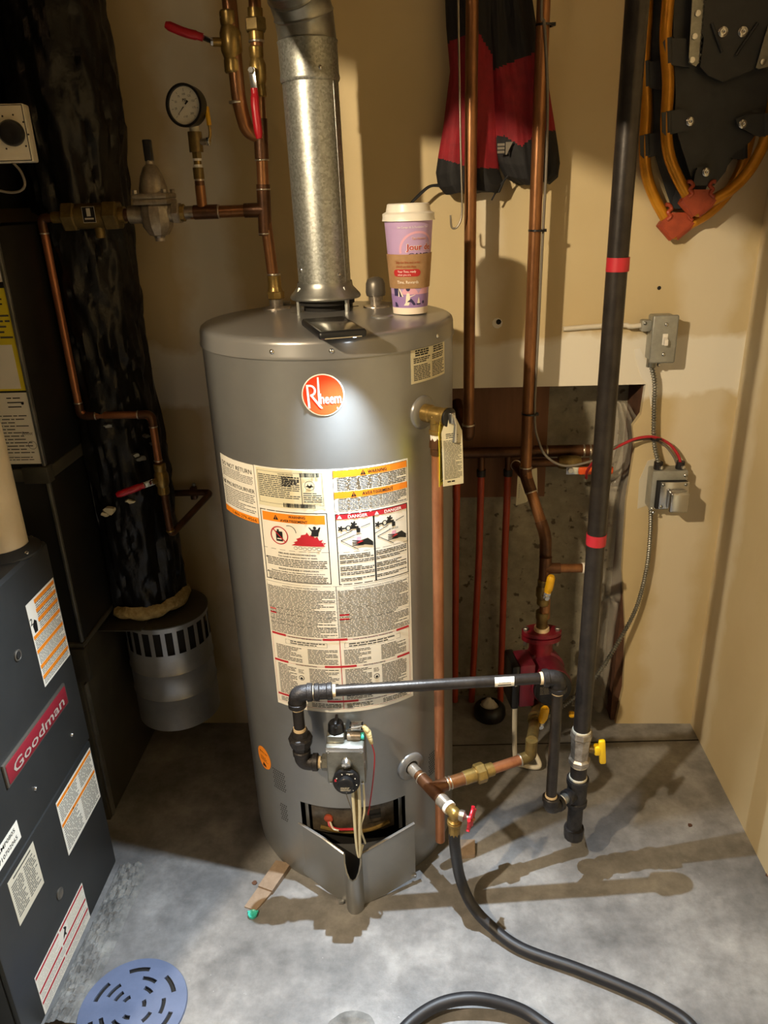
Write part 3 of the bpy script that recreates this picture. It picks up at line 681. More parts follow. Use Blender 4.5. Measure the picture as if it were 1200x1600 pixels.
# scald danger block
for a, b, t in ((5.3, 22.4, 'HOT'), (21.6, 38.6, 'CHAUDE')):
    pr.frame(U(a), 0.775, U(b), 0.9195, 0.0017, P)
    pr.rect(U(a)+0.0017, 0.9085, U(b)-0.0017, 0.918, 'ink_red', 0.0007)
    pr.text('DANGER', U((a+b)/2+1.2), 0.9102, 0.0082, 'ink_white', 'C', 0.02, 0.036); pr.triangle(U(a)+0.008, 0.9098, 0.0075, 'ink_white', 'ink_red')
    c = U(a)
    for du, dv, r in ((0.009, 0.890, 0.005), (0.033, 0.897, 0.0055)):
        pr.disc(c+du, dv, r*0.62, P, 0.0008, 14)
        for k in range(5): pr.disc(c+du+r*0.8*math.cos(k*1.257), dv+r*0.8*math.sin(k*1.257), r*0.36, P, 0.0008, 8)
    pr.rect(c+0.012, 0.889, c+0.020, 0.892, P, 0.0008); pr.ring(c+0.023, 0.8905, 0.0035, 0.0055, P, 0.0008, 16); pr.rect(c+0.026, 0.888, c+0.042, 0.893, P, 0.0008); pr.rect(c+0.0375, 0.880, c+0.0445, 0.889, P, 0.0008); pr.rect(c+0.030, 0.893, c+0.034, 0.898, P, 0.0008)
    pr.text(t, c+0.041, 0.874, 0.0052, P, 'C', 0, 0.012 if t == 'HOT' else 0.019)
    pr.poly([(c+0.036, 0.860), (c+0.044, 0.860), (c+0.046, 0.871), (c+0.037, 0.871)], 'cup_pink', 0.0008)
    pr.poly([(c+0.045, 0.864), (c+0.058, 0.867), (c+0.068, 0.858), (c+0.068, 0.850), (c+0.054, 0.854), (c+0.040, 0.855)], P, 0.0009)
    for k in range(4): pr.poly([(c+0.028, 0.8645-0.0035*k), (c+0.029, 0.866-0.0035*k), (c+0.050, 0.8625-0.002*k), (c+0.050, 0.8595-0.002*k)], P, 0.0009)
    pr.poly([(c+0.036, 0.858), (c+0.046, 0.860), (c+0.050, 0.862), (c+0.044, 0.864)], 'ink_red', 0.0011)
    pr.poly([(c+0.002, 0.8722), (c+0.002, 0.8735), (c+0.030, 0.8855), (c+0.030, 0.8842)], P, 0.0007); pr.poly([(c+0.046, 0.8895), (c+0.046, 0.8908), (c+0.064, 0.8955), (c+0.064, 0.8942)], P, 0.0007); pr.poly([(c+0.008, 0.8655), (c+0.008, 0.867), (c+0.034, 0.876), (c+0.034, 0.8745)], P, 0.0007); pr.poly([(c+0.008, 0.8655), (c+0.008, 0.867), (c+0.040, 0.8465), (c+0.040, 0.845)], P, 0.0007)
    pr.rect(c+0.0017, 0.8415, U(b)-0.0017, 0.8422, P)
    for k, rr_ in enumerate((3, 2, 3, 2, 2)):
        zt = 0.838-k*0.0123; pr.para(c+0.004, zt-0.0034*rr_, U(b)-0.004, zt, rr_, P, 0.55, 0.0007, 0.4)
# fine print grid
pr.frame(U(-30), 0.660, U(4), 0.7725, 0.0006, G); pr.frame(U(3.6), 0.660, U(38.6), 0.7725, 0.0006, G)
pr.text('AUTOMATIC STORAGE WATER HEATER', U(-13), 0.7655, 0.0043, P, 'C', 0, 0.072); pr.text('CHAUFFE-EAU A ACCUMULATION AUTOMATIQUE', U(21), 0.7655, 0.0043, P, 'C', 0, 0.080)
for z in (0.7635, 0.748, 0.735, 0.716, 0.704, 0.690, 0.681): pr.rect(U(-30), z, U(4), z+0.0005, G)
for z in (0.7635, 0.742, 0.724, 0.700, 0.686): pr.rect(U(3.6), z, U(38.6), z+0.0005, G)
for a, b in ((-29.5, 3), (4.4, 38)): pr.para(U(a), 0.661, U(b), 0.763, 31, P, 0.5, 0.0007, 0.3)
for z in (0.711, 0.702): pr.rect(U(-29.3), z, U(-26), z+0.003, 'ink_red', 0.0011); pr.rect(U(4.6), z-0.002, U(9), z+0.001, 'ink_red', 0.0011)
pr.frame(U(-29.8), 0.494, U(38), 0.6565, 0.0005, 'ink_red'); pr.rect(U(3.7), 0.494, U(4), 0.6565, 'ink_red', 0.0007)
for z in (0.655, 0.593, 0.511):
    pr.rect(U(-29.6), z, U(38), z+0.0005, 'ink_red', 0.0007)
    for a, b in ((-29.7, -22), (-3.8, 7.5 if z > 0.6 else 11), (31, 37.8)): pr.rect(U(a), z-0.001, U(b), z+0.0038, 'ink_red', 0.0010)
    pr.text('FOR YOUR SAFETY READ BEFORE OPERATING' if z > 0.6 else 'LIGHTING INSTRUCTIONS' if z > 0.55 else 'TO TURN OFF GAS TO THE APPLIANCE', U(-12.8), z-0.001, 0.0040, P, 'C', 0.02, 0.070 if z > 0.6 else 0.045)
    pr.text('POUR VOTRE SECURITE, VEUILLEZ LIRE' if z > 0.6 else "DIRECTIVES D'ALLUMAGE" if z > 0.55 else "COMMENT COUPER LE GAZ", U(19.5), z-0.001, 0.0040, P, 'C', 0.02, 0.080 if z > 0.6 else 0.045)
pr.frame(U(-22.5), 0.638, U(-2), 0.648, 0.0005, P); pr.para(U(-20), 0.639, U(-3), 0.6475, 2, P, 0.5)
pr.frame(U(6), 0.637, U(33), 0.648, 0.0005, P); pr.para(U(8), 0.638, U(30), 0.6475, 2, P, 0.5)
for a, b in ((-28, -14.5), (-11.5, 2.6), (5.5, 18), (23, 36)):
    pr.para(U(a), 0.5985, U(b), 0.633, 11, P, 0.5, 0.0007, 0.5); pr.para(U(a), 0.516, U(b if a != -28 else -18), 0.588, 22, P, 0.5, 0.0007, 0.5); pr.para(U(a), 0.496, U(b), 0.507, 3, P, 0.5)
for a in (-15.6, 20.3): pr.disc(U(a), 0.563, 0.006, G, 0.0008, 16); pr.disc(U(a), 0.563, 0.0045, 'paper', 0.001, 16); pr.disc(U(a), 0.562, 0.0028, P, 0.0012, 12); pr.para(U(a)-0.006, 0.573, U(a)+0.006, 0.583, 4, G, 0.5)
pr.build(lbl)
# ---- return notice
lb2 = sheet(tmap, U(-57.5), 0.888, U(-31), 1.004).build('return_notice', 'paper', wh, 40)
pr = Print(tmap)
pr.rect(U(-57.5), 0.888, U(-31), 0.900, 'ink_orange', 0.0007); pr.text('1-866-279-4566', U(-41), 0.8905, 0.0085, P, 'C', 0.0, 0.075)
pr.text('DO NOT RETURN', U(-44), 0.985, 0.0125, P, 'C', 0.0, 0.098); pr.text('NE PAS RETOURNER', U(-44), 0.9475, 0.0115, P, 'C', 0.0, 0.105)
pr.para(U(-56), 0.963, U(-32), 0.983, 6, G, 0.4, 0.0007, 0.4); pr.para(U(-56), 0.905, U(-32), 0.944, 10, G, 0.4, 0.0007, 0.5)
pr.build(lb2)
# ---- side notice, orange round sticker
lb3 = sheet(tmap, U(42.5), 1.139, U(67.5), 1.2).build('side_notice', 'paper_cream', wh, 40)
pr = Print(tmap)
for a, b in ((44, 54.5), (56, 66.5)):
    pr.para(U(a)+0.004, 1.186, U(b)-0.004, 1.198, 3, P, 0.7); pr.para(U(a), 1.174, U(b), 1.184, 3, P, 0.6); pr.para(U(a), 1.143, U(b), 1.171, 9, G, 0.6)
pr.build(lb3)
so = MB().grid([[tmap(U(-47.6)+0.026*k*math.cos(2*math.pi*i/32), 0.304+0.029*k*math.sin(2*math.pi*i/32), 0.0005) for i in range(32)] for k in (0.001, 0.5, 1)], 0, True).build('round_sticker', 'sticker_orange', wh, 0)
pr = Print(tmap); pr.text('BUILT-IN', U(-47.6), 0.316, 0.006, P, 'C', 0, 0.03); pr.rect(U(-52), 0.309, U(-43), 0.3097, P); pr.para(U(-51), 0.294, U(-44), 0.306, 4, P, 0.4); pr.poly([(U(-49.5), 0.280), (U(-46), 0.280), (U(-46.4), 0.286), (U(-48.5), 0.291), (U(-49), 0.286)], P)
pr.build(so)
# ---- escutcheons
for th, z, r in ((49, 1.083, 0.031), (37, 0.308, 0.033)):
    e = MB().lathe(tk(th, z, TR-0.001), tn(th), [(-0.004, r), (0.003, r), (0.006, r*0.9), (0.007, r*0.5), (0.004, r*0.42)], 32, cap=False).build('escutcheon', 'tank_cap', wh, 50)
    MB().lathe(tk(th, z, TR), tn(th), [(0.001, r*0.44), (0.0045, r*0.44)], 18).build('hole', 'dark_inside', e)
# ---- flat patches on the lid
for p in (onz(597, 498, TT), onz(440, 476, TT)): MB().lathe(p, (0, 0, 1), [(0.0, 0.021), (0.0055, 0.021), (0.0065, 0.0195), (0.0065, 0.001)], 24).build('lid_plug', 'tank_cap', wh)
# ---- hot outlet nipple closed by an iron cap
np_ = onz(588, 482, TT)
hc = MB().lathe(np_, (0, 0, 1), [(0, 0.028), (0.006, 0.026), (0.008, 0.012), (0.018, 0.012), (0.018, 0.0145), (0.028, 0.0145)], 24).build('outlet_nipple', 'nickel', wh)
MB().lathe(np_+V((0, 0, 0.026)), (0, 0, 1), [(0, 0.019), (0.006, 0.0205), (0.024, 0.0195), (0.032, 0.016), (0.036, 0.008), (0.037, 0.001)], 24).build('pipe_cap', 'badge_edge', hc)
# ---- draft hood
FX, FY = -0.197, 1.592
h0, h1, h2 = TT+0.004, at(503, 471, FY-0.06).z, at(503, 447, FY-0.05).z
dh = MB().lathe((FX, FY, 0), (0, 0, 1), [(h1, 0.0695), (h1+0.003, 0.071), (h1+0.008, 0.069), (h2-0.006, 0.056), (h2+0.004, 0.0545)], 40, cap=False).build('draft_hood', 'galvanised_plain', wh)
MB().lathe((FX, FY, 0), (0, 0, 1), [(h0-0.001, 0.045), (h1-0.010, 0.045), (h1-0.010, 0.058), (h1+0.004, 0.058)], 32).build('flue_collar', 'dark_inside', dh)
for a in (-148, -40, 40, 140):
    c, s = math.cos(R_(a)), math.sin(R_(a)); b = V((FX+0.060*c, FY+0.060*s, 0)); t = V((-s, c, 0))
    MB().tube([b+V((0, 0, h0-0.006)), b+V((0, 0, h1+0.006)), V((FX+0.054*c, FY+0.054*s, h2-0.005))], 0.0050, 6).build('hood_leg', 'galvanised_plain', dh)
    MB().box(b+V((0.008*c, 0.008*s, h0-0.001)), (0.014, 0.014, 0.003), Matrix.Rotation(R_(a), 3, 'Z')).build('hood_foot', 'galvanised_plain', dh)
# ---- gas control valve
gx, gz = -0.166, 0.411
gv = MB().box((gx, 1.232, gz), (0.076, 0.056, 0.094), None, 0.005).build('gas_valve', 'zinc', wh, 40); lab(gv, 'silver gas control valve with black dial')
MB().cyl((gx, 1.25, gz), (gx, 1.285, gz), 0.02).build('valve_shank', 'zinc', gv)
MB().bb((gx-0.037, 1.2025, gz+0.036), (gx+0.037, 1.2045, gz+0.0465), 0.001).build('cover_lip', 'chrome', gv)
MB().bb((gx-0.036, 1.215, gz+0.046), (gx-0.001, 1.26, gz+0.064), 0.004).build('valve_neck', 'zinc', gv)
MB().lathe((gx-0.018, 1.234, gz+0.058), (0, 0, 1), [(0, 0.010), (0.004, 0.0165), (0.022, 0.0155), (0.026, 0.013), (0.026, 0.001)], 18).build('gas_knob', 'black_plastic', gv)
MB().bb((gx-0.020, 1.218, gz+0.080), (gx-0.014, 1.25, gz+0.092), 0.002).build('knob_grip', 'black_plastic', gv)
MB().cyl((gx+0.004, 1.232, gz+0.052), (gx+0.030, 1.232, gz+0.052), 0.009).build('igniter', 'nickel', gv)
MB().cyl((gx+0.029, 1.232, gz+0.052), (gx+0.037, 1.232, gz+0.052), 0.0072).build('igniter_button', 'teal_plastic', gv)
MB().cyl((gx+0.008, 1.248, gz+0.064), (gx+0.034, 1.248, gz+0.064), 0.008).build('regulator_barrel', 'black_plastic', gv)
MB().bb((gx+0.012, 1.224, gz+0.072), (gx+0.032, 1.246, gz+0.077), 0.001).build('bracket', 'chrome', gv)
MB().lathe((gx+0.002, 1.206, gz+0.012), (0, -1, -0.2), [(0, 0.011), (0.006, 0.011), (0.012, 0.0085), (0.014, 0.001)], 16).build('test_plug', 'chrome', gv)
kn = MB().lathe((gx+0.001, 1.204, gz-0.028), (0, -1, 0.12), [(0, 0.026), (0.012, 0.0275), (0.016, 0.026), (0.017, 0.016), (0.026, 0.0155), (0.028, 0.013), (0.028, 0.001)], 36).build('dial', 'black_plastic', gv)
kf = (V((0, -1, 0.12))).normalized(); ku = V((1, 0, 0)); kv = -ku.cross(kf) if (-ku.cross(kf)).z > 0 else ku.cross(kf)
ko = V((gx+0.001, 1.204, gz-0.028))+kf*0.0172
pr = Print(lambda a, b, h: ko+ku*a+kv*b+kf*h)
for k in range(7): a = R_(150-k*40); pr.disc(0.021*math.cos(a), 0.021*math.sin(a), 0.0014, 'ink_white', 0.0005, 8)
pr.text('VERY HOT', 0.008, 0.0195, 0.004, 'ink_white', 'C', 0, 0.014, 0.0005); pr.rect(-0.0225, 0.003, -0.0185, 0.009, 'wire_red', 0.0006); pr.build(kn)
pr = Print(lambda a, b, h: ko+ku*a+kv*b+kf*(h+0.0108)); pr.para(-0.010, -0.011, 0.010, -0.002, 4, 'off_white', 0.4, 0.0003); pr.build(kn)
for dx in (-1, 1):
    for dz in (-1, 1): screw('screw', V((gx+dx*0.032, 1.204, gz+dz*0.038-0.002)), (0, -1, 0), 0.003, 'chrome', gv)
hexnut('inlet_boss', (gx-0.044, 1.232, gz-0.013), (1, 0, 0), 0.017, 0.014, 'zinc', gv)
con = [V((gx+0.036, 1.235, gz+0.075)), V((gx+0.045, 1.228, gz+0.066)), V((gx+0.052, 1.224, gz+0.040))]
MB().tube(smoothpath([V((gx+0.004, 1.24, gz+0.06)), V((gx+0.014, 1.225, gz+0.075)), V((gx+0.028, 1.225, gz+0.079)), con[0]], 6), 0.0016, 6).build('igniter_cable', 'cable_grey', gv)
MB().tube([con[0], con[1], con[2]], [0.005, 0.0065, 0.0035], 10).build('wire_connector', 'insulation', gv)
MB().tube(smoothpath([con[2], V((gx+0.056, 1.228, gz+0.005)), V((gx+0.050, 1.236, gz-0.060)), V((gx+0.038, 1.262, gz-0.15)), V((gx+0.030, 1.29, gz-0.205))], 8), 0.0014, 6).build('igniter_wire', 'wire_red', gv)
for k, (dx, m_) in enumerate(((-0.004, 'off_white'), (0.002, 'paper_cream'), (0.008, 'off_white'))):
    MB().tube(smoothpath([V((gx+0.012+dx, 1.226, gz-0.040)), V((gx+0.013+dx, 1.222, gz-0.11)), V((gx+0.012+dx*0.7, 1.222, gz-0.18)), V((gx+0.012+dx*0.4, 1.225, gz-0.235)), V((gx+0.013, 1.230, gz-0.262)), V((gx+0.016+dx*0.4, 1.246, gz-0.245))], 8), 0.0036, 8).build('pilot_tube', 'paper_cream' if k != 1 else 'brass_dull', gv)
MB().tube(smoothpath([V((gx+0.030, 1.228, gz-0.040)), V((gx+0.030, 1.226, gz-0.13)), V((gx+0.020, 1.228, gz-0.18)), V((gx+0.026, 1.24, gz-0.235))], 8), 0.0022, 7).build('thermocouple', 'paper_cream', gv)
MB().tube(smoothpath([V((gx-0.014, 1.23, gz-0.04)), V((gx-0.008, 1.24, gz-0.10)), V((gx+0.006, 1.246, gz-0.17))], 8), 0.0012, 6).build('ground_wire', 'cable_grey', gv)

# ================================================================== things on the heater
tc_ = onz(640, 488, TT); tc_.z = TT+0.0035
CX, CYc, CZ = -0.026, 1.522, TT+0.0038
cupz = at(640, 337, CYc).z                         # underside of the lid
CH = cupz-CZ; r0, r1 = 0.0325, 0.0455
cup = thing('coffee_cup', 'tall lilac paper coffee cup with white lid and brown sleeve on the heater lid', 'cup', (CX, CYc, CZ))
rad = lambda z: r0+(r1-r0)*(z-CZ)/CH
MB().lathe((CX, CYc, CZ), (0, 0, 1), [(0.002, r0-0.002), (0, r0+0.0003), (0.012, rad(CZ+0.012)+0.0004), (0.0125, rad(CZ+0.0125)), (CH, r1)], 48, mis=[1, 1, 0, 0, 0]).build('cup_wall', ['cup_lilac', 'cup_cream'], cup)
MB().lathe((CX, CYc, cupz), (0, 0, 1), [(-0.008, r1+0.0005), (-0.008, r1+0.0035), (-0.002, r1+0.0022), (0.004, r1+0.0026), (0.006, r1-0.0005), (0.0075, r1-0.004), (0.020, r1-0.0065), (0.0215, r1-0.009), (0.0195, r1-0.012), (0.0195, 0.001)], 48).build('lid', 'white_plastic', cup)
s0, s1 = CZ+CH*0.275, CZ+CH*0.625
slv = MB().lathe((CX, CYc, 0), (0, 0, 1), [(s0, rad(s0)+0.0006), (s0, rad(s0)+0.0016), (s1, rad(s1)+0.0020), (s1, rad(s1)+0.0006)], 48).build('sleeve', 'kraft', cup)
def cmap(off): 
    return lambda u, v, h: V((CX+(rad(v)+off+h)*math.sin(u/rad(CZ+CH/2)), CYc-(rad(v)+off+h)*math.cos(u/rad(CZ+CH/2)), v))
c0 = R_(1)*0.039
pr = Print(cmap(0.0), 0.006)
arch_u, arch_v = 0.017, s1
for ra, rb, m_, h in ((0.030, 0.034, 'cup_pink', 0.0003),): pr.ring(arch_u, arch_v+0.006, ra, rb, m_, h, 24, -8, 188)
pr.text('Les Camps de la Fondation Tim', 0.008, CZ+CH*0.885, 0.0052, 'ink_white', 'C', 0, 0.052)
pr.text('Tim Hortons', arch_u+0.001, s1+0.0255, 0.0065, 'ink_white', 'C', 0.01, 0.026, 0.0007); pr.text('Tim Hortons', arch_u+0.0014, s1+0.0251, 0.0065, 'text_red', 'C', 0, 0.026, 0.0009)
pr.text('Jour de', arch_u+0.002, s1+0.0075, 0.0150, 'ink_white', 'C', 0.055, 0.049, 0.0006); pr.text('Jour de', arch_u+0.002, s1+0.0075, 0.0150, 'text_red', 'C', 0.018, 0.047, 0.0009)
pr.text('CAMP', arch_u+0.002, s1-0.004, 0.0085, 'cup_navy', 'C', 0.02, 0.040, 0.0005)
zb = CZ+0.0128
pr.rect(-0.06, zb, 0.06, zb+0.024, 'cup_lilac_dark', 0.0002)
pr.poly([(-0.020, zb+0.024), (-0.010, zb+0.036), (0.004, zb+0.040), (0.014, zb+0.032), (0.020, zb+0.024)], 'cup_pink', 0.0003); pr.poly([(0.018, zb+0.024), (0.028, zb+0.037), (0.042, zb+0.036), (0.042, zb+0.024)], 'cup_pink', 0.0003)
pr.poly([(-0.036, zb+0.021), (-0.018, zb+0.021), (-0.026, zb+0.041), (-0.036, zb+0.041)], 'cup_navy', 0.0005); pr.poly([(-0.025, zb+0.020), (-0.013, zb+0.020), (-0.0235, zb+0.041)], 'cup_cream', 0.0006); pr.poly([(-0.023, zb+0.020), (-0.016, zb+0.020), (-0.0235, zb+0.036)], 'cup_navy', 0.0008)
pr.poly([(-0.036, zb+0.001), (-0.026, zb+0.001), (-0.030, zb+0.009), (-0.036, zb+0.010)], 'cup_navy', 0.0005)
pr.disc(-0.003, zb+0.034, 0.0042, 'cup_navy', 0.0007, 12); pr.poly([(-0.009, zb+0.008), (0.000, zb+0.008), (0.001, zb+0.020), (-0.001, zb+0.027), (-0.006, zb+0.026), (-0.008, zb+0.018)], 'cup_cream', 0.0006)
pr.poly([(-0.013, zb+0.004), (-0.002, zb+0.004), (0.000, zb+0.010), (-0.008, zb+0.010)], 'cup_cream', 0.0006); pr.poly([(-0.006, zb+0.010), (0.003, zb+0.017), (0.008, zb+0.012), (0.013, zb+0.005), (0.008, zb+0.004), (0.003, zb+0.010)], 'cup_navy', 0.0007)
pr.poly([(0.001, zb+0.021), (0.012, zb+0.024), (0.012, zb+0.0233), (0.001, zb+0.019)], 'cup_cream', 0.0007)
pr.poly([(0.016, zb+0.006), (0.023, zb+0.006), (0.0215, zb+0.013), (0.0195, zb+0.019), (0.0175, zb+0.013)], 'cup_cream', 0.0006); pr.rect(0.0145, zb+0.005, 0.0245, zb+0.0075, 'cup_navy', 0.0007); pr.disc(0.031, zb+0.009, 0.003, 'cup_navy', 0.0006, 10)
pr.build(cup, {'text_red': 'lettering', 'ink_white': 'lettering'})
pr = Print(cmap(0.0018), 0.006)
zz = s0
pr.text('Skip the line and order', -0.002, zz+(s1-s0)*0.74, 0.0062, 'text_kraft_red', 'C', 0.005, 0.044); pr.text('ahead on the App', -0.006, zz+(s1-s0)*0.62, 0.0062, 'text_kraft_red', 'C', 0.005, 0.036)
pr.rect(-0.024, zz+(s1-s0)*0.355, 0.015, zz+(s1-s0)*0.57, 'text_red', 0.0003); pr.disc(-0.024, zz+(s1-s0)*0.4625, (s1-s0)*0.107, 'text_red', 0.0003, 14); pr.disc(0.015, zz+(s1-s0)*0.4625, (s1-s0)*0.107, 'text_red', 0.0003, 14)
pr.text('Your Tims, ready', -0.0045, zz+(s1-s0)*0.475, 0.0055, 'ink_white', 'C', 0.005, 0.034); pr.text('when you are.', -0.009, zz+(s1-s0)*0.385, 0.0048, 'ink_white', 'C', 0, 0.025)
pr.text('Tims. Rewards', -0.003, zz+(s1-s0)*0.15, 0.0075, 'cup_cream', 'C', 0.01, 0.041)
pr.build(slv)
# telephone lying on the lid with its torch over the front rim
pf = (onz(508, 527, TT+0.006)+onz(577, 520, TT+0.006))/2; pb = (onz(471, 494, TT+0.012)+onz(531, 488, TT+0.012))/2
pd = (pf-pb); pd.z = 0; pd.normalize(); px_ = V((-pd.y, pd.x, 0)); PL, PW = 0.160, 0.079
pc = V((TORCH.x, TORCH.y, 0))-pd*(PL/2-0.011)-px_*0.020*(1 if px_.x > 0 else -1); pc.z = TT+0.0045
prot = Matrix((px_, pd, V((0, 0, 1)))).transposed()
ph = thing('telephone', 'black cased mobile telephone lying on the heater lid with its torch lit', 'telephone', (pc.x, pc.y, TT+0.0045))
MB().box(pc+V((0, 0, 0.0065)), (PW, PL, 0.013), prot, 0.005, 0, 3).build('case', 'phone_case', ph)
MB().box(pc+V((0, 0, 0.0131)), (PW-0.012, PL-0.014, 0.001), prot, 0.0003).build('screen', 'phone_glass', ph)
MB().box(pc+V((0, 0, 0.0128))+px_*0, (PW-0.006, PL-0.007, 0.0006), prot).build('screen_frame', 'black_plastic', ph)
MB().box(pc+V((0, 0, 0.0020))+pd*(PL/2-0.0006), (PW-0.018, 0.002, 0.0016), prot).build('case_edge', 'chrome', ph)
MB().lathe(V((TORCH.x, TORCH.y, TT+0.0047)), (0, 0, -1), [(0, 0.005), (0.0006, 0.005), (0.0007, 0.001)], 14).build('torch_lens', 'led', ph)
ld = bpy.data.lights.new('telephone_torch', 'SPOT'); ld.spot_size = R_(114); ld.spot_blend = 1.0; ld.shadow_soft_size = 0.004; ld.energy = TORCH_W; ld.color = (0.79, 0.90, 1.0)
lo = bpy.data.objects.new('telephone_torch', ld); col.objects.link(lo); lo.location = V((TORCH.x, TORCH.y, TT+0.0030)); lo.rotation_euler = (R_(-35), 0, 0); lo.scale = (1.9, 1, 1)

# ================================================================== vent pipe
fz0 = h2-0.001
fp = thing('vent_pipe', 'galvanised steel vent pipe rising from the heater draft hood', 'vent pipe', (FX, FY, fz0))
FR = 0.0515
zs1 = at(492, 117, FY-0.05).z; zs2 = at(492, 56, FY-0.05).z
def flx(z): return FX-(z-fz0)*0.012
ax = (V((flx(zs2), FY, zs2))-V((FX, FY, fz0))).normalized()
MB().lathe((FX, FY, fz0), ax, [(0, FR+0.001), (0.004, FR+0.0005), (zs1-fz0-0.004, FR), (zs1-fz0+0.03, FR-0.003)], 40, cap=False).build('pipe_length', 'galvanised', fp)
b0 = V((flx(zs1), FY, zs1))
MB().lathe(b0, ax, [(-0.006, FR+0.0012), (-0.002, FR+0.0032), (0.002, FR+0.0032), (0.006, FR+0.002), (zs2-zs1-0.006, FR+0.002), (zs2-zs1, FR+0.0035)], 40, cap=False).build('elbow_collar', 'galvanised', fp)
MB().cyl(V((FX+0.0445, FY-0.0255, fz0)), V((flx(zs1)+0.0445, FY-0.0255, zs1)), 0.0012, None, 6).build('lock_seam', 'galvanised_plain', fp)
hd = V((-0.34, -0.94, 0)).normalized(); rings = []
cen = V((flx(zs2), FY, zs2)); Rb = 0.105; pv = cen+hd*Rb
prev = None
for g in range(4):
    for e in (0, 1):
        a = R_(g*22.5+(0 if e == 0 else 22.5)); a0 = a
    am = R_(g*22.5); an = R_((g+1)*22.5)
    rw = []
    for aa, off in ((am, 0.003), (am, 0.0012), (an, 0.0012), (an, 0.003)):
        c = pv-hd*Rb*math.cos(aa)+V((0, 0, 1))*Rb*math.sin(aa); t = hd*math.sin(aa)+V((0, 0, 1))*math.cos(aa); x = t.cross(hd.cross(V((0, 0, 1)))).normalized(); y = t.cross(x)
        sh = 0.003 if off == 0.0012 and aa == am else (-0.003 if off == 0.0012 else 0)
        rw.append([c+t*sh+(x*math.cos(2*math.pi*k/36)+y*math.sin(2*math.pi*k/36))*(FR+off) for k in range(36)])
    MB().grid(rw, 0, True).build('elbow_gore', 'galvanised_plain', fp)
e0 = pv+V((0, 0, 1))*Rb
MB().cyl(e0-hd*0.004, e0+hd*0.42, FR, None, 36).build('pipe_length', 'galvanised', fp)
for p in ((0.72, 0.02), (-0.9, 0.03), (0.5, zs1-fz0+0.012)):
    a = p[0]; screw('screw', V((flx(fz0+p[1])+math.sin(a)*FR, FY-math.cos(a)*FR, fz0+p[1])), (math.sin(a), -math.cos(a), 0), 0.0045, 'chrome', fp)

# ================================================================== copper plumbing on the left
def ball_valve(name, p, axis, hdir, hlen, r, label, m_body='brass', m_h='red_vinyl', blen=0.075, side=None, group=None, grip=0.010, kink=0.012):
    a = V(axis).normalized(); s = V(side).normalized(); h = V(hdir).normalized(); p = V(p)
    t = thing(name, label, 'valve', p-a*blen/2, group)
    L = blen
    MB().lathe(p-a*L/2, a, [(0, r*1.15), (L*0.03, r*1.3), (L*0.2, r*1.3), (L*0.24, r*1.2), (L*0.36, r*1.55), (L*0.64, r*1.55), (L*0.76, r*1.2), (L*0.8, r*1.3), (L*0.97, r*1.3), (L, r*1.15)], 16).build('valve_body', m_body, t, 30)
    st = p+s*(r*1.4)
    MB().cyl(st, st+s*r*1.2, r*0.6, None, 10).build('stem', m_body, t)
    hx = st+s*r*1.1
    hexnut('handle_nut', hx+s*0.003, s, r*0.55, 0.006, 'chrome', t)
    q = h.cross(s).normalized(); rot = Matrix((h, q, s)).transposed()
    MB().box(hx+h*hlen*0.14, (hlen*0.36, grip*1.35, 0.0022), rot, 0.0006).build('lever', 'chrome', t)
    k0, k1, k2, k3 = hx+h*hlen*0.26, hx+h*hlen*0.36+s*kink*0.2, hx+h*hlen*0.55+s*kink, hx+h*hlen+s*kink*1.1
    MB().tube(smoothpath([k0, k1, k2, k3], 5), [grip*0.7]*6+[grip*0.82]*9+[grip*0.55], 10).build('grip', m_h, t)
    return t
PY = 1.64
cr = 0.0118
t1 = thing('copper_pipe', 'brown copper cold water pipe rising from the heater lid to a tee', 'pipe', onz(428, 484, TT))
b = onz(428, 485, TT+0.003); top = at(396, -40, PY); ksl = (2.349-at(413, 328, PY).z)/(top.z-at(413, 328, PY).z); top = at(413, 328, PY).lerp(top, ksl)
PX0 = b.x; bt = at(413, 328, PY)
MB().tube([V((b.x, PY, TT+0.03)), V((bt.x, PY, bt.z)), V((top.x, PY, top.z))], cr, 16).build('pipe_run', 'copper', t1, 60)
MB().lathe((b.x, PY, TT), (0, 0, 1), [(0, 0.030), (0.005, 0.029), (0.007, 0.014), (0.022, 0.014)], 24).build('inlet_nipple', 'nickel', t1)
hexnut('union_nut', (b.x, PY, TT+0.030), (0, 0, 1), 0.0185, 0.016, 'brass', t1, 8)
MB().lathe((b.x, PY, TT+0.038), (0, 0, 1), [(0, 0.0165), (0.006, 0.0150), (0.009, 0.0142), (0.030, 0.0142), (0.032, 0.012)], 18).build('adapter', 'brass', t1)
band('solder_ring', V((b.x, PY, TT+0.071)), (0, 0, 1), cr+0.0022, 0.004, 'solder', t1)
def vt(py, Y=PY, px=None):                        # a point on the rising pipe at picture height py
    z = at(415, py, Y).z; k = (z-bt.z)/(top.z-bt.z); return V((bt.x+(top.x-bt.x)*k, PY, z))
tee = V((bt.x, PY, bt.z))
MB().cyl(vt(368), vt(288), cr+0.0020, None, 16).build('tee', 'copper_dark', t1); MB().cyl(tee, tee-V((0.040, 0, 0)), cr+0.0020, None, 16).build('tee_branch', 'copper_dark', t1)
for y in (296, 250, 365): band('solder_ring', vt(y), (0, 0, 1), cr+0.0024, 0.003, 'solder', t1)
MB().cyl(vt(248), vt(185), cr+0.0022, None, 16).build('tee', 'copper_dark', t1)
run = [tee, V((at(298, 331, PY).x, PY, tee.z-0.001))]
pipe('branch_pipe', run, cr, 'copper', t1)
for x in (388, 342): band('solder_ring', V((at(x, 328, PY).x, PY, tee.z)), (1, 0, 0), cr+0.0018, 0.003, 'solder', t1)
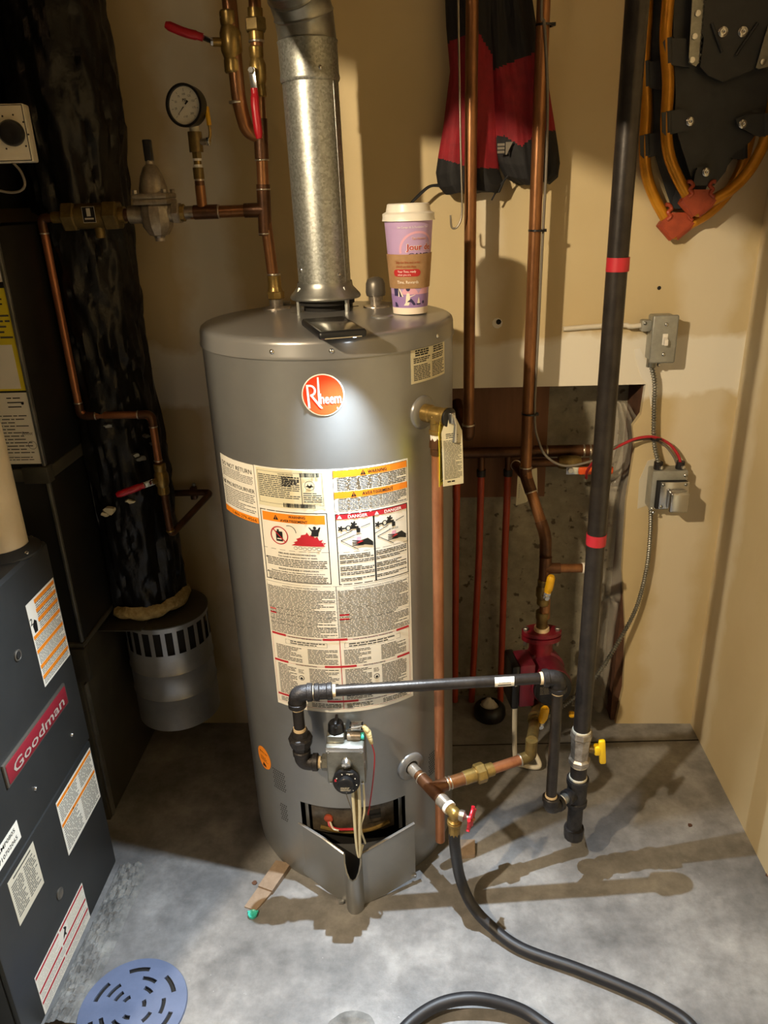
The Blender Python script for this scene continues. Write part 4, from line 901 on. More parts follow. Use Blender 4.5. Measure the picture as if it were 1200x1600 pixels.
MB().cyl(V((at(340, 328, PY).x, PY, tee.z)), V((at(303, 328, PY).x, PY, tee.z)), cr+0.002, None, 16).build('tee', 'copper_dark', t1)
gxp = at(316, 322, PY); MB().cyl(V((gxp.x, PY, tee.z)), V((gxp.x, PY, at(313, 290, PY).z)), cr*0.85, None, 14).build('tee_branch', 'copper', t1)
# second riser with the big elbow
t2 = thing('copper_pipe', 'thick brown copper pipe with a wide elbow joining the cold water riser', 'pipe', vt(215))
j = vt(213); e1 = at(378, 206, PY-0.01); a1 = at(370, 160, PY-0.02); a2 = at(352, -40, PY-0.02); a2 = a1+(a2-a1)*((2.349-a1.z)/(a2.z-a1.z))
MB().tube(fillet([j, at(386, 205, PY-0.01), V((a1.x+0.004, a1.y, a1.z)), a2], 0.045, 8), 0.0138, 16).build('pipe_run', 'copper', t2, 60)
band('solder_ring', a1, a2-a1, 0.0152, 0.004, 'solder', t2); band('solder_ring', at(364, 103, PY-0.02), a2-a1, 0.0152, 0.004, 'solder', t2); band('solder_ring', at(356, 28, PY-0.02), a2-a1, 0.0152, 0.004, 'solder', t2)
ball_valve('ball_valve', at(361, 66, PY-0.02), a2-a1, (-1, -0.1, 0.42), 0.075, 0.0128, 'brass ball valve with its red lever sticking out sideways on the thick copper riser', side=(-1, -0.35, 0), blen=0.10)
MB()
ball_valve('ball_valve', vt(112), (0, 0, 1), (0.05, 0, -1), 0.115, 0.0105, 'brass ball valve with red lever hanging straight down in front of the copper pipe', side=(-0.25, -1, 0), blen=0.085, kink=0.006)
un = thing('pipe_union', 'brass hexagonal union on the copper riser above the hanging red lever', 'pipe fitting', vt(62))
MB().cyl(vt(62), vt(12), cr+0.0025, None, 16).build('union_body', 'brass', un); hexnut('union_nut', vt(38), (0, 0, 1), 0.0205, 0.022, 'brass_dull', un); band('solder_ring', vt(64), (0, 0, 1), cr+0.003, 0.004, 'solder', un)
# pressure gauge on its stem
pg = thing('pressure_gauge', 'round black rimmed pressure gauge with white dial above the copper branch', 'gauge', V((gxp.x, PY, at(313, 292, PY).z)))
gs = [V((gxp.x, PY, at(313, 292, PY).z)), at(307, 228, PY), at(303, 196, PY)]
sd = (gs[2]-gs[0]).normalized()
def gl(a, b, r, m, nm, seg=14): MB().cyl(gs[0].lerp(gs[2], a), gs[0].lerp(gs[2], b), r, None, seg).build(nm, m, pg, 30)
gl(-0.02, 0.10, 0.0095, 'copper_dark', 'stem_adapter'); gl(0.09, 0.14, 0.0088, 'solder', 'thread_tape'); gl(0.13, 0.32, 0.0105, 'brass_dull', 'stem_socket'); gl(0.31, 0.37, 0.0085, 'teflon', 'thread_tape'); gl(0.36, 0.44, 0.0075, 'brass', 'nipple'); gl(0.43, 0.48, 0.0085, 'teflon', 'thread_tape'); gl(0.47, 0.58, 0.010, 'brass_dull', 'stem_socket', 6); gl(0.57, 0.9, 0.0135, 'brass_dull', 'cock_body'); gl(0.88, 1.02, 0.009, 'off_white', 'thread_tape')
gn = V((-0.22, -1, 0.03)).normalized(); gc = at(293, 166, PY-0.008)
MB().lathe(gc-gn*0.014, gn, [(0, 0.030), (0.004, 0.036), (0.026, 0.0375), (0.030, 0.0375), (0.030, 0.033), (0.024, 0.0325), (0.024, 0.001)], 40).build('gauge_case', 'black_plastic', pg, 40)
gu = V((0, 0, 1)).cross(gn).normalized()*1.0; gvv = gn.cross(gu)
if gu.x < 0: gu = -gu
gvv = (V((0, 0, 1))-gn*gn.z).normalized()
gmap = lambda a, b, h: gc+gn*(0.0106+h)+gu*a+gvv*b
gd = MB().grid([[gmap(0.0325*k*math.cos(2*math.pi*i/36), 0.0325*k*math.sin(2*math.pi*i/36), 0) for i in range(36)] for k in (0.001, 0.5, 1)], 0, True).build('dial_face', 'gauge_face', pg, 0)
pr = Print(gmap)
for k in range(41):
    a = R_(225-270*k/40); r_a = 0.026 if k % 5 else 0.0235
    c, s = math.cos(a), math.sin(a); n_ = 0.00035
    pr.poly([(r_a*c-n_*s, r_a*s+n_*c), (r_a*c+n_*s, r_a*s-n_*c), (0.029*c+n_*s, 0.029*s-n_*c), (0.029*c-n_*s, 0.029*s+n_*c)], 'ink_grey', 0.0004)
for k in range(9): a = R_(225-270*k/8); pr.text(str(k*25) if k else '0', 0.0195*math.cos(a), 0.0195*math.sin(a)-0.002, 0.0052, 'ink_grey', 'C', 0, None, 0.0004)
pr.text('PSI', 0.0, 0.007, 0.0070, 'ink', 'C', 0.02, None, 0.0004); pr.text('c US', 0.0, -0.020, 0.0045, 'ink', 'C', 0.01, None, 0.0004)
pr.build(gd)
a = R_(225); nd = V((math.cos(a), math.sin(a), 0)); pp = V((-nd.y, nd.x, 0))
pr = Print(gmap); pts = [(nd*0.024), (pp*0.0011), (nd*-0.011+pp*0.0022), (nd*-0.011-pp*0.0022), (pp*-0.0011)]; pr.poly([(q.x, q.y) for q in pts], 'ink', 0.0018); pr.disc(0, 0, 0.0028, 'gauge_face', 0.0024, 12); pr.build(pg, {'ink': 'needle', 'gauge_face': 'needle_hub'})
hp_ = gs[0].lerp(gs[2], 0.73)
MB().cyl(hp_, hp_+V((0.026, -0.006, 0)), 0.006, None, 10).build('cock_stem', 'nickel', pg); hexnut('handle_nut', hp_+V((0.027, -0.006, 0)), (1, -0.2, 0), 0.008, 0.006, 'chrome', pg)
MB().tube(smoothpath([hp_+V((0.028, -0.006, 0)), hp_+V((0.032, -0.006, 0.014)), hp_+V((0.032, -0.006, 0.030))], 4), 0.003, 8).build('lever', 'brass', pg); MB().tube([hp_+V((0.032, -0.006, 0.028)), hp_+V((0.030, -0.004, 0.060))], 0.0045, 8).build('grip', 'yellow_vinyl', pg)
# pressure reducing valve
rc = at(245, 336, PY); rz = tee.z
rg = thing('pressure_regulator', 'cast bronze bell shaped pressure reducing valve on the copper branch', 'regulator', (rc.x, PY, rz-0.046))
MB().lathe((rc.x, PY, rz-0.046), (0, 0, 1), [(0, 0.010), (0.004, 0.012), (0.006, 0.020), (0.022, 0.030), (0.046, 0.033), (0.060, 0.030), (0.064, 0.026)], 10).build('regulator_body', 'bronze_cast', rg, 25)
MB().lathe((rc.x, PY, rz-0.052), (0, 0, 1), [(0, 0.009), (0.008, 0.010)], 12).build('bottom_plug', 'nickel', rg)
MB().box((rc.x, PY, rz+0.022), (0.070, 0.070, 0.010), None, 0.003).build('lower_flange', 'bronze_cast', rg); MB().box((rc.x, PY, rz+0.033), (0.070, 0.070, 0.010), None, 0.003).build('upper_flange', 'bronze_cast', rg)
MB().lathe((rc.x, PY, rz+0.036), (0, 0, 1), [(0, 0.029), (0.012, 0.0275), (0.034, 0.022), (0.050, 0.014), (0.055, 0.008), (0.062, 0.0075)], 24).build('bell', 'bronze_cast', rg)
MB().bb((rc.x-0.0075, PY-0.0075, rz+0.096), (rc.x+0.0075, PY+0.0075, rz+0.135), 0.002).build('adjusting_screw', 'black_plastic', rg)
for dx in (-1, 1):
    for dy in (-1, 1): hexnut('bolt', (rc.x+dx*0.029, PY+dy*0.029, rz+0.041), (0, 0, 1), 0.0055, 0.008, 'nickel', rg)
MB().cyl((rc.x-0.055, PY, rz), (rc.x+0.045, PY, rz), 0.0175, None, 16).build('side_port', 'bronze_cast', rg, 30)
hexnut('port_hex', (rc.x+0.042, PY, rz), (1, 0, 0), 0.0215, 0.016, 'bronze_cast', rg); hexnut('tail_nut', (rc.x+0.054, PY, rz), (1, 0, 0), 0.0165, 0.010, 'brass', rg, 8)
MB().cyl((rc.x+0.050, PY, rz), (at(304, 331, PY).x, PY, rz), 0.0125, None, 16).build('tail_piece', 'nickel', rg)
# backflow preventer
bx_ = at(146, 336, PY)
bf = thing('backflow_preventer', 'dull brass backflow preventer with hexagonal ends in front of the black duct', 'valve', (bx_.x, PY, rz-0.03))
xs = lambda px: at(px, 338, PY).x
MB().cyl((xs(118), PY, rz), (xs(172), PY, rz), 0.0245, None, 20, bev=0.003).build('valve_body', 'brass_dull', bf)
for a_, b_ in ((101, 122), (165, 188)): hexnut('end_hex', ((xs(a_)+xs(b_))/2, PY, rz), (1, 0, 0), 0.030, xs(b_)-xs(a_), 'brass_dull', bf)
MB().cyl((xs(186), PY, rz), (xs(216), PY, rz), 0.0125, None, 14).build('tail_piece', 'copper_dark', bf); MB().cyl((xs(186), PY, rz), (xs(196), PY, rz), 0.0165, None, 14).build('tail_nut', 'brass', bf)
MB().cyl((bx_.x+0.008, PY, rz-0.012), (bx_.x+0.008, PY, rz-0.042), 0.012, 0.009, 14).build('vent_port', 'brass_dull', bf)
MB().cyl((xs(104), PY, rz), (xs(82), PY, rz), 0.0115, None, 14).build('tail_piece', 'brass', bf)
pr = Print(plane_map((xs(147), PY-0.0251, rz+0.002), (1, 0, 0), (0, 0, 1)))
pr.rect(-0.013, -0.014, 0.013, 0.016, 'off_white', 0.0002); pr.rect(-0.0122, -0.0132, 0.0122, 0.0152, 'black_plastic', 0.0004); pr.rect(-0.004, -0.002, 0.004, 0.013, 'off_white', 0.0006); pr.rect(-0.009, -0.008, 0.009, -0.005, 'off_white', 0.0006); pr.build(bf)
# small copper line down to the lower valve
t3 = thing('copper_pipe', 'thin copper pipe dropping down beside the black duct to a lower shutoff', 'pipe', at(118, 650, PY))
q0 = V((xs(84), PY, rz)); q1 = V((xs(64), PY, rz)); q2 = at(119, 650, PY); q2.x = q1.x+0.004; q3 = at(238, 658, PY); q3.z = q2.z; q4 = at(250, 722, PY); q4.x = q3.x
MB().tube(fillet([q0, q1, q2, q3, q4], 0.022, 7), 0.0085, 14).build('pipe_run', 'copper_bright', t3, 60)
for p, ax_ in ((q1+V((0, 0, -0.03)), (0, 0, 1)), (q2+V((0, 0, 0.03)), (0, 0, 1)), (q2+V((0.035, 0, 0)), (1, 0, 0)), (q3-V((0.03, 0, 0)), (1, 0, 0)), (q3-V((0, 0, 0.028)), (0, 0, 1)), (q4+V((0, 0, 0.004)), (0, 0, 1))): band('solder_ring', p, ax_, 0.0100, 0.003, 'solder', t3)
for p0, p1, p2 in ((q1+V((0.024, 0, 0)), q1, q1-V((0, 0, 0.028))), (q2+V((0, 0, 0.028)), q2, q2+V((0.033, 0, 0))), (q3-V((0.028, 0, 0)), q3, q3-V((0, 0, 0.026)))): MB().tube(fillet([p0, p1, p2], 0.022, 7), 0.0098, 14).build('elbow', 'copper_dark', t3, 60)
v0 = at(250, 748, PY); v0.x = q4.x+0.001
ball_valve('ball_valve', v0, (0, 0, 1), (-1, -0.25, -0.28), 0.078, 0.0105, 'small brass shutoff with red lever low beside the black duct', 'brass', 'red_paint', 0.075, (-0.6, -1, 0), kink=0.008)
t4 = thing('copper_pipe', 'thin dull copper pipe running from the low shutoff back to the wall bracket', 'pipe', at(266, 838, PY))
w1 = at(266, 836, PY); w1.x = q4.x+0.003; w2 = at(330, 769, WY-0.022); w3 = at(258, 771, WY-0.022)
MB().tube(fillet([V((q4.x+0.001, PY, v0.z-0.03)), w1, w2, w3], 0.018, 6), 0.0085, 12).build('pipe_run', 'copper_dark', t4, 60)
band('solder_ring', w1+V((0, 0, 0.012)), (0, 0, 1), 0.0100, 0.004, 'brass', t4)
MB().box(at(303, 770, WY-0.010), (0.016, 0.020, 0.034), None, 0.003).build('pipe_clip', 'copper_dark', t4); screw('screw', at(303, 757, WY-0.020), (0, -1, 0), 0.005, 'zinc', t4)

# ================================================================== black duct, combustion air can
DX, DY = -0.728, 1.735
dk = thing('insulated_duct', 'wrinkled black plastic wrapped insulated duct standing along the cabinet', 'duct', (DX, DY, 0.49))
ztop = 2.349; zb_ = at(235, 955, DY-0.08).z
rows = []; NZ, NA = 150, 90
for i in range(NZ+1):
    z = zb_+(ztop-zb_)*i/NZ; rw = []
    bul = 0.004*math.sin(z*9)+0.012*(1 if z > 1.52 else 0)*min(1, (z-1.52)/0.08 if z > 1.52 else 0)
    for k in range(NA):
        a = 2*math.pi*k/NA
        w1_ = mnoise.noise(V((math.cos(a)*2.2, math.sin(a)*2.2, z*4.2))); w2_ = mnoise.noise(V((math.cos(a)*6+z*5, math.sin(a)*6, z*7+9)))
        cr_ = abs(mnoise.noise(V((math.cos(a)*3.0+7, math.sin(a)*3.0, z*9+math.cos(a)*3))))
        r = 0.099+bul+0.010*w1_+0.007*w2_-0.012*max(0, 0.25-cr_)*2.0+0.004*mnoise.noise(V((math.cos(a)*13, math.sin(a)*13+z*11, z*19)))
        x = max(DX+r*math.cos(a), -0.784 if z < 1.43 else -0.84); y = min(WY-0.002, DY+r*math.sin(a)); rw.append(V((x, y, z)))
    rows.append(rw)
wrap = MB().grid(rows, 0, True).build('plastic_wrap', 'black_wrap', dk, 50)
rng = random.Random(3)
for (px, py, sx, sy) in ((172, 797, 12, 7), (164, 803, 7, 4), (216, 722, 9, 5), (210, 715, 5, 3), (205, 785, 6, 3), (80, 68, 5, 14), (222, 690, 5, 3), (230, 705, 4, 3), (170, 665, 8, 3), (200, 783, 5, 2)):
    c = at(px, py, DY-0.104); n_ = 9; poly = []
    off = V((c.x-DX, c.y-DY, 0)); 
    nrm = V((off.x, -math.sqrt(max(0.0004, 0.112**2-off.x**2)), 0)); c = V((DX+nrm.x, DY+nrm.y, c.z)); nn = nrm.normalized(); tt = V((-nn.y, nn.x, 0))
    for k in range(n_):
        a = 2*math.pi*k/n_; q = 0.6+0.7*rng.random(); poly.append(c+tt*math.cos(a)*sx*0.0013*q+V((0, 0, math.sin(a)*sy*0.0013*q))+nn*0.0)
    MB().prism(poly, -nn*0.012).build('torn_foil' if py < 760 else 'torn_spot', 'galvanised_plain' if py < 760 else 'paper_cream', dk, 0)
# ragged yellow insulation at the foot
rows = []
for i in range(5):
    rw = []
    for k in range(64):
        a = 2*math.pi*k/64; nz_ = mnoise.noise(V((math.cos(a)*5, math.sin(a)*5, i*0.8))); r = (0.088, 0.106, 0.112, 0.108, 0.095)[i]+0.005*nz_
        rw.append(V((max(-0.784, DX+r*math.cos(a)), min(WY-0.003, DY+r*math.sin(a)), zb_-0.020+0.010*i+0.008*mnoise.noise(V((math.cos(a)*3, math.sin(a)*3, 5+(i < 2)))))))
    rows.append(rw)
MB().grid(rows, 0, True).build('insulation_rim', 'insulation', dk, 60)
# slotted can
cz1 = zb_-0.030; CR = 0.107; cz0 = at(240, 1128, DY-0.08).z
CXx = at(240, 1000, DY-0.107).x+0.004
can = thing('air_can', 'slotted round sheet metal can hanging below the black duct', 'can', (CXx, DY-0.012, cz0))
CYy = DY-0.012
cz_s1, cz_s0 = cz1-0.015, cz1-0.080
zl = [cz0, cz0+0.001, cz0+0.09, cz0+0.094, cz0+0.098, cz0+0.165, cz0+0.169, cz0+0.173, cz_s0, cz_s1, cz1-0.003, cz1]
zl = sorted(zl); ns = 23; per = 8; n = ns*per; vs = []; fs = []
for z in zl:
    bead = 0.0025 if abs(z-cz0-0.094) < 1e-6 or abs(z-cz0-0.169) < 1e-6 else 0.0
    for k in range(n):
        a = 2*math.pi*k/n; vs.append(V((CXx+(CR+bead)*math.cos(a), CYy+(CR+bead)*math.sin(a), z)))
for i in range(len(zl)-1):
    for k in range(n):
        if abs(zl[i]-cz_s0) < 1e-6 and k % per in (2, 3, 4, 5, 6): continue
        fs.append([i*n+k, i*n+(k+1) % n, (i+1)*n+(k+1) % n, (i+1)*n+k])
fs.append(list(range(n))[::-1])
MB().add(vs, fs).build('can_wall', 'can_metal', can, 40)
MB().lathe((CXx, CYy, cz0+0.01), (0, 0, 1), [(0, CR-0.010), (cz1-cz0-0.015, CR-0.010)], 40).build('can_liner', 'dark_inside', can)
MB().lathe((CXx, CYy, cz1-0.004), (0, 0, 1), [(0, CR-0.002), (0.003, CR+0.003), (0.006, CR+0.003), (0.008, CR-0.002), (0.008, 0.001)], 48).build('can_rim', 'sheet_mid', can)
MB().bb((-0.8105, 1.60, cz1+0.0042), (CXx-0.02, WY-0.002, cz1+0.0085), 0.001).build('flange_plate', 'sheet_mid', can)

# ================================================================== sheet metal cabinet at the back left
KX, KY = -0.811, 1.477
kb = thing('sheet_metal_cabinet', 'tall dark sheet metal cabinet with notices taped to its face', 'cabinet', (-1.1, 1.65, 0))
kz1, kz2 = at(80, 742, KY).z, at(142, 1005, KY).z
kz1 = 0.93; kz2 = 0.60
def kz(py):                                        # height on the cabinet corner edge at picture height py
    lo, hi = 0.0, 1.6
    for _ in range(40):
        m_ = (lo+hi)/2; d = V((KX, KY, m_))-CAM; y = 800-F_PX*d.dot(uu)/d.dot(fwd)
        if y > py: lo = m_
        else: hi = m_
    return lo
ka, kbz, kc = kz(752), kz(1005), kz(1075)
KXU, KXM = -0.788, -0.790
MB().bb((-1.5, KY, ka+0.028), (KXU, WY-0.002, 1.42), 0.002).build('upper_casing', 'sheet_dark', kb, 30)
MB().bb((-1.5, KY+0.004, kbz), (KXM, WY-0.002, ka), 0.002).build('middle_casing', 'sheet_dark', kb, 30)
MB().bb((-1.5, KY+0.001, 0), (KX-0.004, WY-0.002, kbz-0.012), 0.002).build('lower_casing', 'sheet_mid', kb, 30)
MB().bb((-1.5, KY-0.004, ka), (KXU+0.002, WY-0.002, ka+0.028), 0.002).build('joint_band', 'sheet_mid', kb, 30)
MB().bb((KXU-0.05, KY-0.006, ka-0.004), (KXU+0.005, KY+0.020, ka+0.032), 0.002).build('corner_clip', 'sheet_mid', kb, 30)
MB().bb((-1.5, KY-0.002, kbz-0.012), (KXM+0.003, WY-0.002, kbz), 0.001).build('joint_band', 'sheet_mid', kb, 30)
for z0, z1 in ((ka+0.034, 1.42), (kbz+0.004, ka-0.004)): MB().bb((KXU-0.005, KY-0.004, z0), (KXU+0.002, KY+0.006, z1), 0.0015).build('edge_strip', 'galvanised_plain', kb, 30)
MB().bb((KXM-0.03, KY-0.010, kbz-0.10), (KXM+0.004, KY+0.012, kbz-0.012), 0.002).build('corner_leg', 'sheet_mid', kb, 30)
MB().bb((KX-0.004, KY+0.010, 0.005), (KX+0.001, KY+0.028, kc), 0.001).build('lower_flange', 'galvanised_plain', kb, 30)
MB().bb((-1.5, 1.45, 1.45), (-0.842, WY-0.002, 2.349), 0.002).build('plenum', 'sheet_dark', kb, 30)
kmap = plane_map((KX, KY-0.0005, 0), (1, 0, 0), (0, 0, 1))
def kpx(px, py): p = at(px, py, KY); return p.x-KX, p.z
def notice(c1, c2, m_, nm, label):
    (a0, b1), (a1, b0) = kpx(*c1), kpx(*c2); return sheet(kmap, a0-0.06, b0, a1, b1, 0.0005).build(nm, m_, kb, 0), a0-0.06, b0, a1, b1
nt1, a0, b0, a1, b1 = notice((0, 450), (42, 610), 'paper_yellow', 'yellow_notice', ''); lab(nt1, 'yellow service notice')
pr = Print(kmap); pr.rect(a0+0.01, b0+0.004, a1-0.010, b0+(b1-b0)*0.46, 'paper', 0.0008); pr.para(a0+0.04, b0+(b1-b0)*0.50, a1-0.004, b0+(b1-b0)*0.76, 5, 'ink_grey', 0.35, 0.0008, 0.4); pr.para(a0+0.05, b0+(b1-b0)*0.82, a1-0.010, b0+(b1-b0)*0.96, 3, 'ink', 0.3, 0.0008); pr.build(nt1)
nt2, a0, b0, a1, b1 = notice((0, 614), (70, 724), 'paper', 'service_record', ''); lab(nt2, 'white service record with handwriting')
pr = Print(kmap); pr.para(a0+0.03, b0+0.02, a0+0.105, b1-0.045, 12, 'ink_grey', 0.3, 0.0008, 0.4); pr.text('Boost', a1-0.012, b0+0.062, 0.010, 'ink', 'R', 0, 0.022, 0.0008, 0.2); pr.para(a1-0.05, b1-0.035, a1-0.016, b1-0.008, 3, 'ink', 0.25, 0.0008); pr.ring(a1-0.017, b0+0.040, 0.008, 0.0088, 'ink', 0.0008, 20); pr.para(a0+0.03, b0+0.006, a1-0.02, b0+0.016, 2, 'ink_grey', 0.35, 0.0008); pr.disc(a0+0.102, b1-0.022, 0.003, 'ink', 0.0008, 10); pr.build(nt2)
nt3, a0, b0, a1, b1 = notice((0, 372), (9, 440), 'paper', 'white_notice', '')
# humidistat on a bracket of the plenum
hq = thing('humidistat', 'cream humidistat box with a black dial', 'humidistat', at(20, 240, 1.40))
hu = V((0.985, 0.17, 0)).normalized(); hn = V((hu.y, -hu.x, 0)); hv = V((0, 0, 1)); hrot = Matrix((hu, hn, hv)).transposed()
hr_ = at(47, 208, 1.40)
hc_ = hr_-hu*0.060; hc_.z = hr_.z
MB().box(hc_-hn*0.010, (0.118, 0.034, 0.088), hrot, 0.003).build('housing', 'off_white', hq, 30)
MB().box(hc_-hn*0.030, (0.05, 0.030, 0.05), hrot, 0.002).build('mounting_bracket', 'black_matte', hq, 30)
MB().lathe(hc_+hu*0.034+hn*0.006, hn, [(0, 0.020), (0.010, 0.020), (0.014, 0.0175), (0.015, 0.012), (0.013, 0.001)], 28).build('dial', 'black_plastic', hq, 40)
hm = lambda a, b, h: hc_+hn*(0.0071+h)+hu*a+hv*b
pr = Print(hm); pr.rect(-0.002, -0.042, -0.0012, 0.042, 'ink', 0.0002); pr.frame(-0.057, -0.042, 0.057, 0.042, 0.0012, 'ink', 0.0002)
for k in range(8): a = R_(235-k*40); pr.disc(0.034+0.025*math.cos(a), 0.028*math.sin(a), 0.0016, 'ink', 0.0003, 8)
pr.text('Humidity', -0.028, 0.012, 0.010, 'ink', 'C', 0, 0.042); pr.text('Control', -0.028, -0.004, 0.010, 'ink', 'C', 0, 0.036); pr.text('L', -0.020, -0.036, 0.014, 'ink', 'C', 0.02); pr.build(hq)
MB().tube(smoothpath([hc_+hu*0.022-hv*0.042, hc_+hu*0.034-hv*0.060, hc_+hu*0.034-hv*0.082, hc_+hu*0.010-hv*0.090, hc_-hu*0.05-hv*0.078, hc_-hu*0.09-hv*0.10], 6), 0.0022, 7).build('cable', 'cable_grey', hq)

# ================================================================== furnace in front
GX, GY0, GY1, GZ = -0.745, 0.90, 1.336, 0.846
fu = thing('furnace', 'charcoal furnace cabinet with warning stickers and a red nameplate', 'furnace', (-1.1, 1.12, 0))
MB().bb((-1.45, GY0, 0.0), (GX-0.012, GY1, GZ-0.030), 0.003).build('cabinet', 'furnace_paint', fu, 30)
MB().prism([V((GX-0.0115, GY0, 0.372)), V((GX, GY0, 0.372)), V((GX, GY0, GZ-0.006)), V((GX-0.006, GY0, GZ)), V((-1.45, GY0, GZ)), V((-1.45, GY0, GZ-0.0295)), V((GX-0.0115, GY0, GZ-0.0295))], (0, GY1-GY0+0.002, 0)).build('upper_door', 'furnace_paint', fu, 20)
MB().bb((GX-0.0115, GY0, 0.012), (GX, GY1+0.002, 0.366), 0.004).build('lower_door', 'furnace_paint', fu, 30)
fmap = plane_map((GX, 0, 0), (0, 1, 0), (0, 0, 1))      # u = y, v = z, facing the room
def fpx(px, py): p = onx(px, py, GX); return p.y, p.z
# stickers on the doors
s1 = sheet(fmap, 1.219, 0.588, 1.342-0.008, 0.776-0.008, 0.0005).build('warning_sticker', 'paper', fu, 0); lab(s1, 'white sticker with slanted orange stripes')
pr = Print(fmap, 1)
a0, b0, a1, b1 = 1.219, 0.588, 1.334, 0.768
for k, f in enumerate((0.955, 0.845, 0.735, 0.60, 0.43, 0.245, 0.115)): pr.rect(a0+(0.030 if k < 3 else 0.002), b0+(b1-b0)*f-0.004, a1-0.002, b0+(b1-b0)*f+0.004, 'ink_orange', 0.0008)
for f0, f1, r_ in ((0.865, 0.935, 3), (0.755, 0.825, 3), (0.625, 0.715, 4), (0.455, 0.575, 6), (0.27, 0.405, 7), (0.14, 0.225, 4), (0.02, 0.095, 4)): pr.para(a0+(0.032 if f0 > 0.6 else 0.004), b0+(b1-b0)*f0, a1-0.004, b0+(b1-b0)*f1, r_, 'ink_grey', 0.45, 0.0008)
pr.poly([(a0+0.010, b0+0.115), (a0+0.022, b0+0.115), (a0+0.024, b0+0.135), (a0+0.016, b0+0.142), (a0+0.008, b0+0.132)], 'ink', 0.0008); pr.text('2', a0+0.006, b0+0.135, 0.02, 'ink', 'C', 0.01); pr.build(s1)
pl = MB().box((GX+0.0025, 1.158, 0.530), (0.009, 0.242, 0.042), None, 0.004).build('nameplate', 'red_badge', fu, 30); lab(pl, 'red nameplate with raised grey lettering')
MB().box((GX+0.0015, 1.158, 0.530), (0.007, 0.250, 0.050), None, 0.003).build('nameplate_rim', 'badge_edge', pl, 30)
pm = lambda a, b, h: V((GX+0.0072+h, a, b))
pr = Print(pm, 1); pr.text('Goodman', 1.158, 0.5185, 0.031, 'badge_letter', 'C', 0.012, 0.205, 0.0006); pr.build(pl, {'badge_letter': 'lettering'})
s2 = sheet(fmap, 1.161, 0.215, 1.330, 0.352, 0.0005).build('warning_sticker', 'paper', fu, 0); lab(s2, 'white sticker with two orange stripes')
pr = Print(fmap, 1); a0, b0, a1, b1 = 1.161, 0.215, 1.330, 0.352
for z in (0.344, 0.290): pr.rect(a0+0.002, z-0.004, a1-0.002, z+0.004, 'ink_orange', 0.0008); pr.triangle(a0+0.055, z-0.003, 0.006, 'ink', 'ink_orange')
pr.para(a0+0.006, 0.298, a0+0.09, 0.338, 8, 'ink_grey', 0.45, 0.0008); pr.para(a0+0.10, 0.300, a1-0.006, 0.338, 7, 'ink_grey', 0.45, 0.0008); pr.para(a0+0.006, 0.222, a0+0.08, 0.284, 11, 'ink_grey', 0.45, 0.0008); pr.para(a0+0.09, 0.220, a1-0.006, 0.284, 12, 'ink_grey', 0.45, 0.0008); pr.build(s2)
s3 = sheet(fmap, 0.968, 0.249, 1.064, 0.353, 0.0005).build('data_sticker', 'off_white', fu, 0)
pr = Print(fmap, 1); pr.para(0.974, 0.262, 1.012, 0.338, 14, 'ink_grey', 0.5, 0.0008); pr.para(1.018, 0.262, 1.058, 0.338, 14, 'ink_grey', 0.5, 0.0008); pr.rect(0.985, 0.3445, 1.05, 0.3475, 'ink', 0.0008); pr.build(s3)
s4 = sheet(fmap, 0.965, 0.016, 1.182, 0.116, 0.0005).build('danger_sticker', 'paper', fu, 0); lab(s4, 'white sticker with crimson stripes')
pr = Print(fmap, 1)
for z in (0.110, 0.072, 0.044): pr.rect(0.967, z-0.003, 1.065, z+0.003, 'ink_red', 0.0008); pr.rect(1.070, z-0.003, 1.180, z+0.003, 'ink_red', 0.0008)
pr.para(0.97, 0.078, 1.06, 0.104, 5, 'off_white', 0.4, 0.0008); pr.para(1.10, 0.078, 1.178, 0.104, 5, 'off_white', 0.4, 0.0008); pr.para(0.97, 0.018, 1.178, 0.038, 4, 'ink_grey', 0.2, 0.0008); pr.para(0.97, 0.050, 1.178, 0.066, 3, 'ink_grey', 0.2, 0.0008)
pr.poly([(1.078, 0.086), (1.086, 0.096), (1.083, 0.104), (1.090, 0.100), (1.094, 0.094), (1.088, 0.088), (1.090, 0.078), (1.084, 0.084), (1.076, 0.080)], 'ink', 0.0009); pr.build(s4)
s5 = sheet(fmap, 0.925, 0.392, 1.036, 0.432, 0.0005).build('serial_sticker', 'paper', fu, 0)
pr = Print(fmap, 1); pr.text('GMP0805', 0.994, 0.418, 0.012, 'ink', 'C', 0.01, 0.06); pr.text('0710702065', 0.990, 0.400, 0.012, 'ink', 'C', 0.01, 0.072); pr.build(s5)
for px, py, r_ in ((27, 1024, 0.011), (93, 1396, 0.012)):
    y, z = fpx(px, py); k = MB().lathe((GX, y, z), (1, 0, 0), [(-0.001, r_), (0.002, r_), (0.003, r_*0.85), (0.001, r_*0.6)], 20).build('sight_port', 'badge_edge', fu)
    if py < 1200: MB().lathe((GX+0.0015, y, z), (1, 0, 0), [(0, r_*0.62), (0.002, r_*0.62)], 14).build('port_glass', 'dark_inside', k)
for px, py in ((55, 1232), (112, 1148), (180, 1366)):
    y, z = fpx(px, py); screw('screw', V((GX, min(y, GY1-0.004), z)), (1, 0, 0), 0.005, 'chrome', fu)
screw('screw', V((GX-0.02, GY1-0.03, GZ-0.022)), (0.9, 0, 0.4), 0.005, 'chrome', fu)
